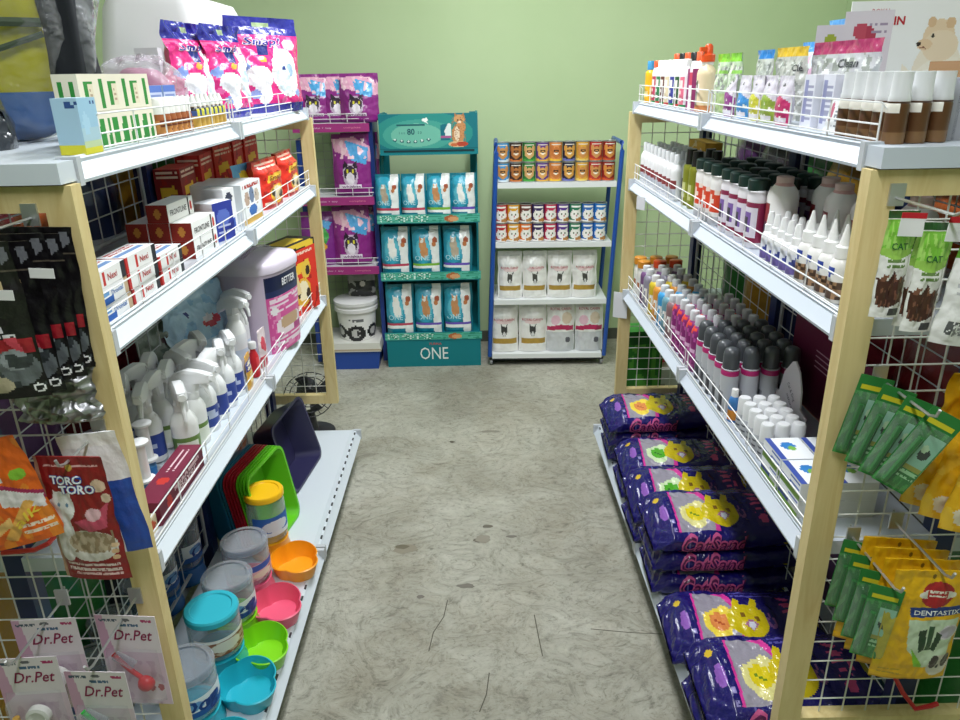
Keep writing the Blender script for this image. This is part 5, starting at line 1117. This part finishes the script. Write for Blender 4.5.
def nurser(root, w, h):
    mb = MB('plastic', 'F0EEEA'); mb.M = Matrix.Translation((.006, -.014, h*.42)) @ Matrix.Rotation(PI/2, 4, 'X'); mb.lathe([(.02, -.006), (.02, .006), (.014, .008), (.010, .004), (.004, .004)], 24); mb.M = None; mb.build('cap_ring', root, smooth=40)
    mb = MB('plastic', 'D9A63A'); mb.tube([(-.035, -.012, h*.4), (-.035, -.012, h*.12)], .006, 8); mb.build('side_tube', root)
    mb = MB('clear', 'EDE6D6'); mb.lathe([(.022, .01), (.024, .02), (.024, .05), (.012, .062)], 20, c=(.01, -.016, h*.06), sy=.5); mb.build('bottle', root, smooth=50)
GB = 'blister packs hung low on the left end panel'
hang(blister('blister_pack', .112, .205, nurser), -.785, 1.07, .722, .205, 'pink-headed blister pack with script lettering hanging at the back left', 'blister pack', GB, rz=.05)
hang(blister('blister_pack', .112, .205, spoon('D2222E')), -.642, 1.075, .722, .205, 'blister pack holding a red scoop', 'blister pack', GB, rz=-.08, ry=.0)
hang(blister('blister_pack', .108, .2, nurser), -.785, 1.0, .70, .2, 'blister pack holding a bottle with round white cap', 'blister pack', GB, rz=.05)
hang(blister('blister_pack', .105, .2, spoon('35D04A')), -.655, .975, .69, .2, 'blister pack holding a bright green scoop', 'blister pack', GB, rz=-.05)
hook(-.785, .712, 'wire hook carrying the left pair of blister packs', .96)
hook(-.648, .712, 'wire hook carrying the right pair of blister packs', .945)
mb = MB('plastic', 'D23A34'); mb.tube([(-.86, 1.12, .83), (-.80, 1.12, .835), (-.775, 1.125, .845), (-.77, 1.142, .85)], .0045, 6); tag(mb.build('plastic_hook', None), 'red plastic hook on the left end panel', 'hook')

# right: tube packs
TP = [('r', 0, .60, 1, .92, '7FC241'), ('n', 0, .58, 1, .9, 9, 3, .1, 'A6D66A'), ('p', [(0, .6), (.5, .54), (1, .62), (1, .66), (0, .66)], '9CCB5A'), ('r', 0, .93, 1, 1, '2A5A2A'), ('p', [(.1, .12), (.05, .38), (.35, .36), (.5, .46), (.6, .36), (.95, .42), (.9, .16), (.5, .1)], '4A2A22'), ('n', .1, .1, .95, .42, 12, 6, .2, '7E5240'), ('l', .2, .48, .8, .56, 2, '6A8A4A'), ('r', .55, .02, .9, .09, '4A4A4A')]
tp = pouch('stick_pack', .046, .16, .02, 'EEEDEA', TP, [('CAT', .5, .68, .5, .06, '1F5A34')], .0016, 3, .05, 'film', 'E6E6E2', .002, 3)
for i, (x, y, rt) in enumerate(((.622, 1.06, .02), (.652, 1.02, .04), (.676, 1.07, .08))):
    hang(tp, x, y, 1.425-.01*i, .16, 'white, green and brown stick pack, %s from the wooden post' % ORD[i], 'stick pack', 'stick packs hung on the right end panel', ry=rt)
hang(pouch('stick_pack', .075, .16, .034, 'ECEBEA', [('r', 0, .78, .8, 1, '6DB33C'), ('r', .8, .3, 1, 1, '2F7A34'), ('p', [(.85, 0), (.7, .2), (.86, .4), (1, .4), (1, 0)], '4A2E22'), ('l', .15, .45, .6, .72, 4, 'C2C2C6'), ('l', .2, .1, .65, .22, 1, '5A5A5E'), ('r', .3, .09, .7, .2, '8E8E90'), ('n', .3, .09, .7, .2, 40, 2, 0, 'E6E6E6')], cell=.002), .712, 1.0, 1.40, .16, 'widest white stick pack showing its printed back', 'stick pack', 'stick packs hung on the right end panel', ry=.12)
hook(.65, 1.43, 'wire hook carrying the white and green stick packs', .97)
for i, (x, y) in enumerate(((.628, 1.045), (.672, 1.005))):
    mb = MB('card', 'EDEDEE'); mb.box(-.018, .018, -.001, 0, -.012, .014); mb.box(-.018, .018, -.0012, 0, .014, .022, 'C2222E'); tag(mb.build('price_tag', None, (x, y, 1.402), smooth=0), 'small white and red price tag above the stick packs, %s of two' % ['left', 'right'][i], 'tag').rotation_euler = (0, .05, 0)
# green brush packs
def brush():
    root = empty('brush_pack'); w, h = .052, .15
    L = [('n', 0, 0, 1, .8, 8, 3, .15, '4FA052'), ('r', .12, .84, .88, .89, 'D9CC2E'), ('r', .45, .34, .95, .72, 'B9D2DA'), ('e', .7, .5, .16, .07, '3A3A3C'), ('e', .62, .56, .1, .05, 'E6E2DC'), ('r', .45, .28, .95, .34, 'C9A84A'), ('l', .45, .16, .95, .26, 2, 'D5E8D5')]
    mb = MB('card', '2F7E3A'); mb.box(-w/2, w/2, 0, .0012, 0, h); mb.grid(lambda u, v: ((u-.5)*w, -.0004, v*h), 26, 72, paint('2F7E3A', L)); mb.build('backing_card', root, smooth=0)
    mb = MB('thin_clear', 'DDF2DD')
    def P(u, v):
        e = lambda t: min(1, min(t, 1-t)/.18); k = math.sin(e(u)*PI/2)*math.sin(e(v)*PI/2)
        return ((u-.5)*w*.96, -.0015-.02*k, .004+v*h*.78)
    mb.grid(P, 14, 20); mb.build('bubble', root, smooth=60)
    mb = MB('plastic', '2E7A3A'); mb.tube([(-.012, -.008, .012), (-.012, -.008, .10)], .005, 6); mb.build('brush', root)
    return root
br = brush()
GR = 'green brush packs hung on the right end panel'
for i in range(4):
    hang(br, .664+.016*i, 1.115-.04*i, 1.14-.004*i, .15, 'green brush pack of the upper hook, %s from the front' % ORD[3-i], 'brush pack', GR, ry=.16+.09*i, rz=-.3-.1*(i == 3))
for i in range(4):
    hang(br, .688-.002*i, 1.115-.038*i, .815-.003*i, .15, 'green brush pack of the lower hook, %s from the front' % ORD[3-i], 'brush pack', GR, ry=.08, rz=-.35)
hook(.678, 1.13, 'wire hook carrying the upper green brush packs', .97); hook(.686, .812, 'wire hook carrying the lower green brush packs', .97)
# yellow pouches
DS = [('e', .58, .80, .21, .11, 'B5252E'), ('e', .58, .80, .24, .04, 'E9E4DA'), ('e', .58, .80, .13, .075, 'B5252E'), ('l', .48, .78, .68, .83, 2, 'F0E6DC'), ('p', [(.32, .60), (1, .62), (1, .70), (.28, .685)], '24428E'), ('p', [(.30, .58), (.98, .58), (.9, .18), (.62, .12), (.36, .3)], 'CFE0C6'), ('e', .86, .46, .14, .07, 'E6E2EA'), ('e', .86, .46, .12, .055, 'C9BFD6'), ('p', [(.5, .28), (.46, .48), (.56, .5), (.58, .3)], '2E4A34'), ('p', [(.58, .3), (.58, .52), (.66, .52), (.66, .3)], '3A5A40'), ('p', [(.66, .3), (.7, .47), (.78, .44), (.72, .28)], '2E4A34'), ('p', [(.4, .32), (.6, .16), (.62, .12), (.5, .14)], '8ACB3A'),
      ('e', .84, .14, .16, .11, 'D9D2C8'), ('e', .76, .18, .06, .07, '4A4240'), ('e', .93, .18, .06, .07, '4A4240'), ('e', .8, .17, .018, .018, '1A1A1A'), ('e', .89, .17, .018, .018, '1A1A1A'), ('e', .845, .12, .025, .02, '1A1A1A'), ('r', 0, .0, .6, .015, 'C9951A'), ('e', .5, .95, .03, .02, '8A6A1A'), ('l', .08, .05, .35, .1, 2, 'C29A2A')]
ds = pouch('dental_treat_pouch', .132, .222, .026, 'E9B41A', DS, [('DENTASTIX', .64, .645, .6, .042, 'F2F4F8', {'bold': .02})], .0016, 3, .05, 'film', 'DDA818', .003, 6, edge=.003)
GY = 'yellow dental treat pouches hung on the right end panel'
for i in range(4):
    hang(ds, .752-.003*i, 1.0+.03*i, .84, .222, 'yellow dental treat pouch of the lower hook, %s from the front' % ORD[i], 'pouch', GY, ry=.03+.02*i, rz=-.02)
DU = [('r', .55, .45, 1, .62, '3A2A7E'), ('e', .85, .3, .3, .16, 'CFE0EE'), ('e', .2, .12, .12, .07, 'EBDCC2'), ('n', 0, 0, 1, 1, 5, 3, .25, 'F2C23A'), ('e', .3, .32, .02, .012, '5A4A1A')]
du = pouch('dental_treat_pouch', .15, .24, .03, 'E9B01C', DU, (), .003, 3, .05, 'film', 'DDA61A', .006, 4, edge=.003)
for i in range(3):
    hang(du, .845-.006*i, 1.0+.035*i, 1.15, .24, 'yellow dental treat pouch of the upper hook, %s from the front' % ORD[i], 'pouch', GY, ry=.12+.03*i, rz=-.05)
hook(.76, .842, 'wire hook carrying the lower yellow pouches', .965); hook(.845, 1.15, 'wire hook carrying the upper yellow pouches', .965)
mb = MB('plastic', 'C22A30'); mb.tube([(.835, 1.145, .465), (.84, 1.12, .45), (.85, 1.09, .44), (.875, 1.085, .452), (.89, 1.09, .452)], .005, 6); tag(mb.build('plastic_hook', None), 'red plastic hook low on the right end panel', 'hook')
# price tags clipped to the shelf rails
for (x, y, z, h, lab) in ((.618, 2.935, .775, .11, 'large white price card hanging at the far end of the third right shelf'), (.606, 2.62, 1.215, .045, 'small white price card hanging from the rail of the second right shelf')):
    mb = MB('card', 'DADCE2'); mb.box(-.03 if h > .1 else -.02, .03 if h > .1 else .02, -.001, .001, -h, 0); o = tag(mb.build('price_card', None, (x-.012, y, z-.012), smooth=0), lab, 'card'); o.rotation_euler = (0, 0, -.5 if h > .1 else -1.0)

# ------------------------------------------------------------------ stock on the far faces of both units, seen through the wire
CO = [('C2622A', 'orange'), ('2F7A34', 'green'), ('7A1F24', 'maroon'), ('26345E', 'dark blue'), ('3A3A3E', 'charcoal'), ('8E2A3A', 'crimson'), ('B58A2A', 'mustard'), ('5E3A6A', 'plum')]
LV = ['top', 'second', 'third', 'bottom']
for s in (-1, 1):
    for k in range(1, 4):
        for i in range(7):
            c, nm = CO[(i*3+k*2+(s > 0)*3) % 8]
            h = [0, .235, .395, .55][k]*R.uniform(.85, 1); w = .245
            o = pouch('stock_bag', w, h, .13, c, [('n', 0, 0, 1, 1, 5, i+k*7, .2, 'D9C9A8' if (i+k) % 3 else '2A2426'), ('r', .1, .35, .9, .6, 'C9BDB0' if i % 2 else '7E2A2E')], cell=.02, seed=i+k, wr=.006, low=.9)
            put(o, (s*1.045, 1.30+i*.25, ZS[k]+.0005), s*PI/2, '%s stock bag on far face of %s unit, %s shelf, %s from near' % (nm, 'left' if s < 0 else 'right', LV[k], ORD[i]), 'stock bag', 'stock on the far faces of the shelving units')

# ------------------------------------------------------------------ lights and camera
def area(name, loc, sx, sy, power, rot=(0, 0, 0), col=(.94, .97, 1)):
    l = bpy.data.lights.new(name, 'AREA'); l.shape = 'RECTANGLE'; l.size = sx; l.size_y = sy; l.energy = power; l.color = col
    o = bpy.data.objects.new(name, l); COL.objects.link(o); o.location = loc; o.rotation_euler = rot; return o
TUBES = [(0, .3), (0, 2.3), (.2, 3.1), (-2.0, 1.2), (-2.0, 3.4), (1.55, 1.2), (1.55, 3.4)]
for i, (x, y) in enumerate(TUBES):
    area('tube_lamp', (x, y, 2.715), .16, 1.2, [27, 28, 26, 5, 6, 5, 6][i])
w = bpy.data.worlds.new('world'); scn.world = w; w.use_nodes = True
w.node_tree.nodes['Background'].inputs['Color'].default_value = (.8, .85, .9, 1); w.node_tree.nodes['Background'].inputs['Strength'].default_value = .2

vp = Vector((470-480, 73-360, 0)); nd = Vector((515-480, 2250-360, 0))
fpx = math.sqrt(-(vp.x*nd.x+vp.y*nd.y))
Yc = Vector((vp.x, vp.y, fpx)).normalized(); Zc = -Vector((nd.x, nd.y, fpx)).normalized(); Xc = Yc.cross(Zc)
Rm = Matrix((Xc, Yc, Zc))
cam = bpy.data.cameras.new('camera'); co = bpy.data.objects.new('camera', cam); COL.objects.link(co)
cam.sensor_width = 36; cam.lens = fpx/960*36; cam.clip_start = .02
mw = Matrix(((Rm[0][0], -Rm[0][1], -Rm[0][2]), (Rm[1][0], -Rm[1][1], -Rm[1][2]), (Rm[2][0], -Rm[2][1], -Rm[2][2]))).to_4x4()
mw.translation = (0, 0, 1.62); co.matrix_world = mw
scn.camera = co
scn.view_settings.view_transform = 'Standard'; scn.view_settings.look = 'None'; scn.view_settings.gamma = 1; scn.view_settings.use_curve_mapping = False
scn.view_settings.exposure = .16
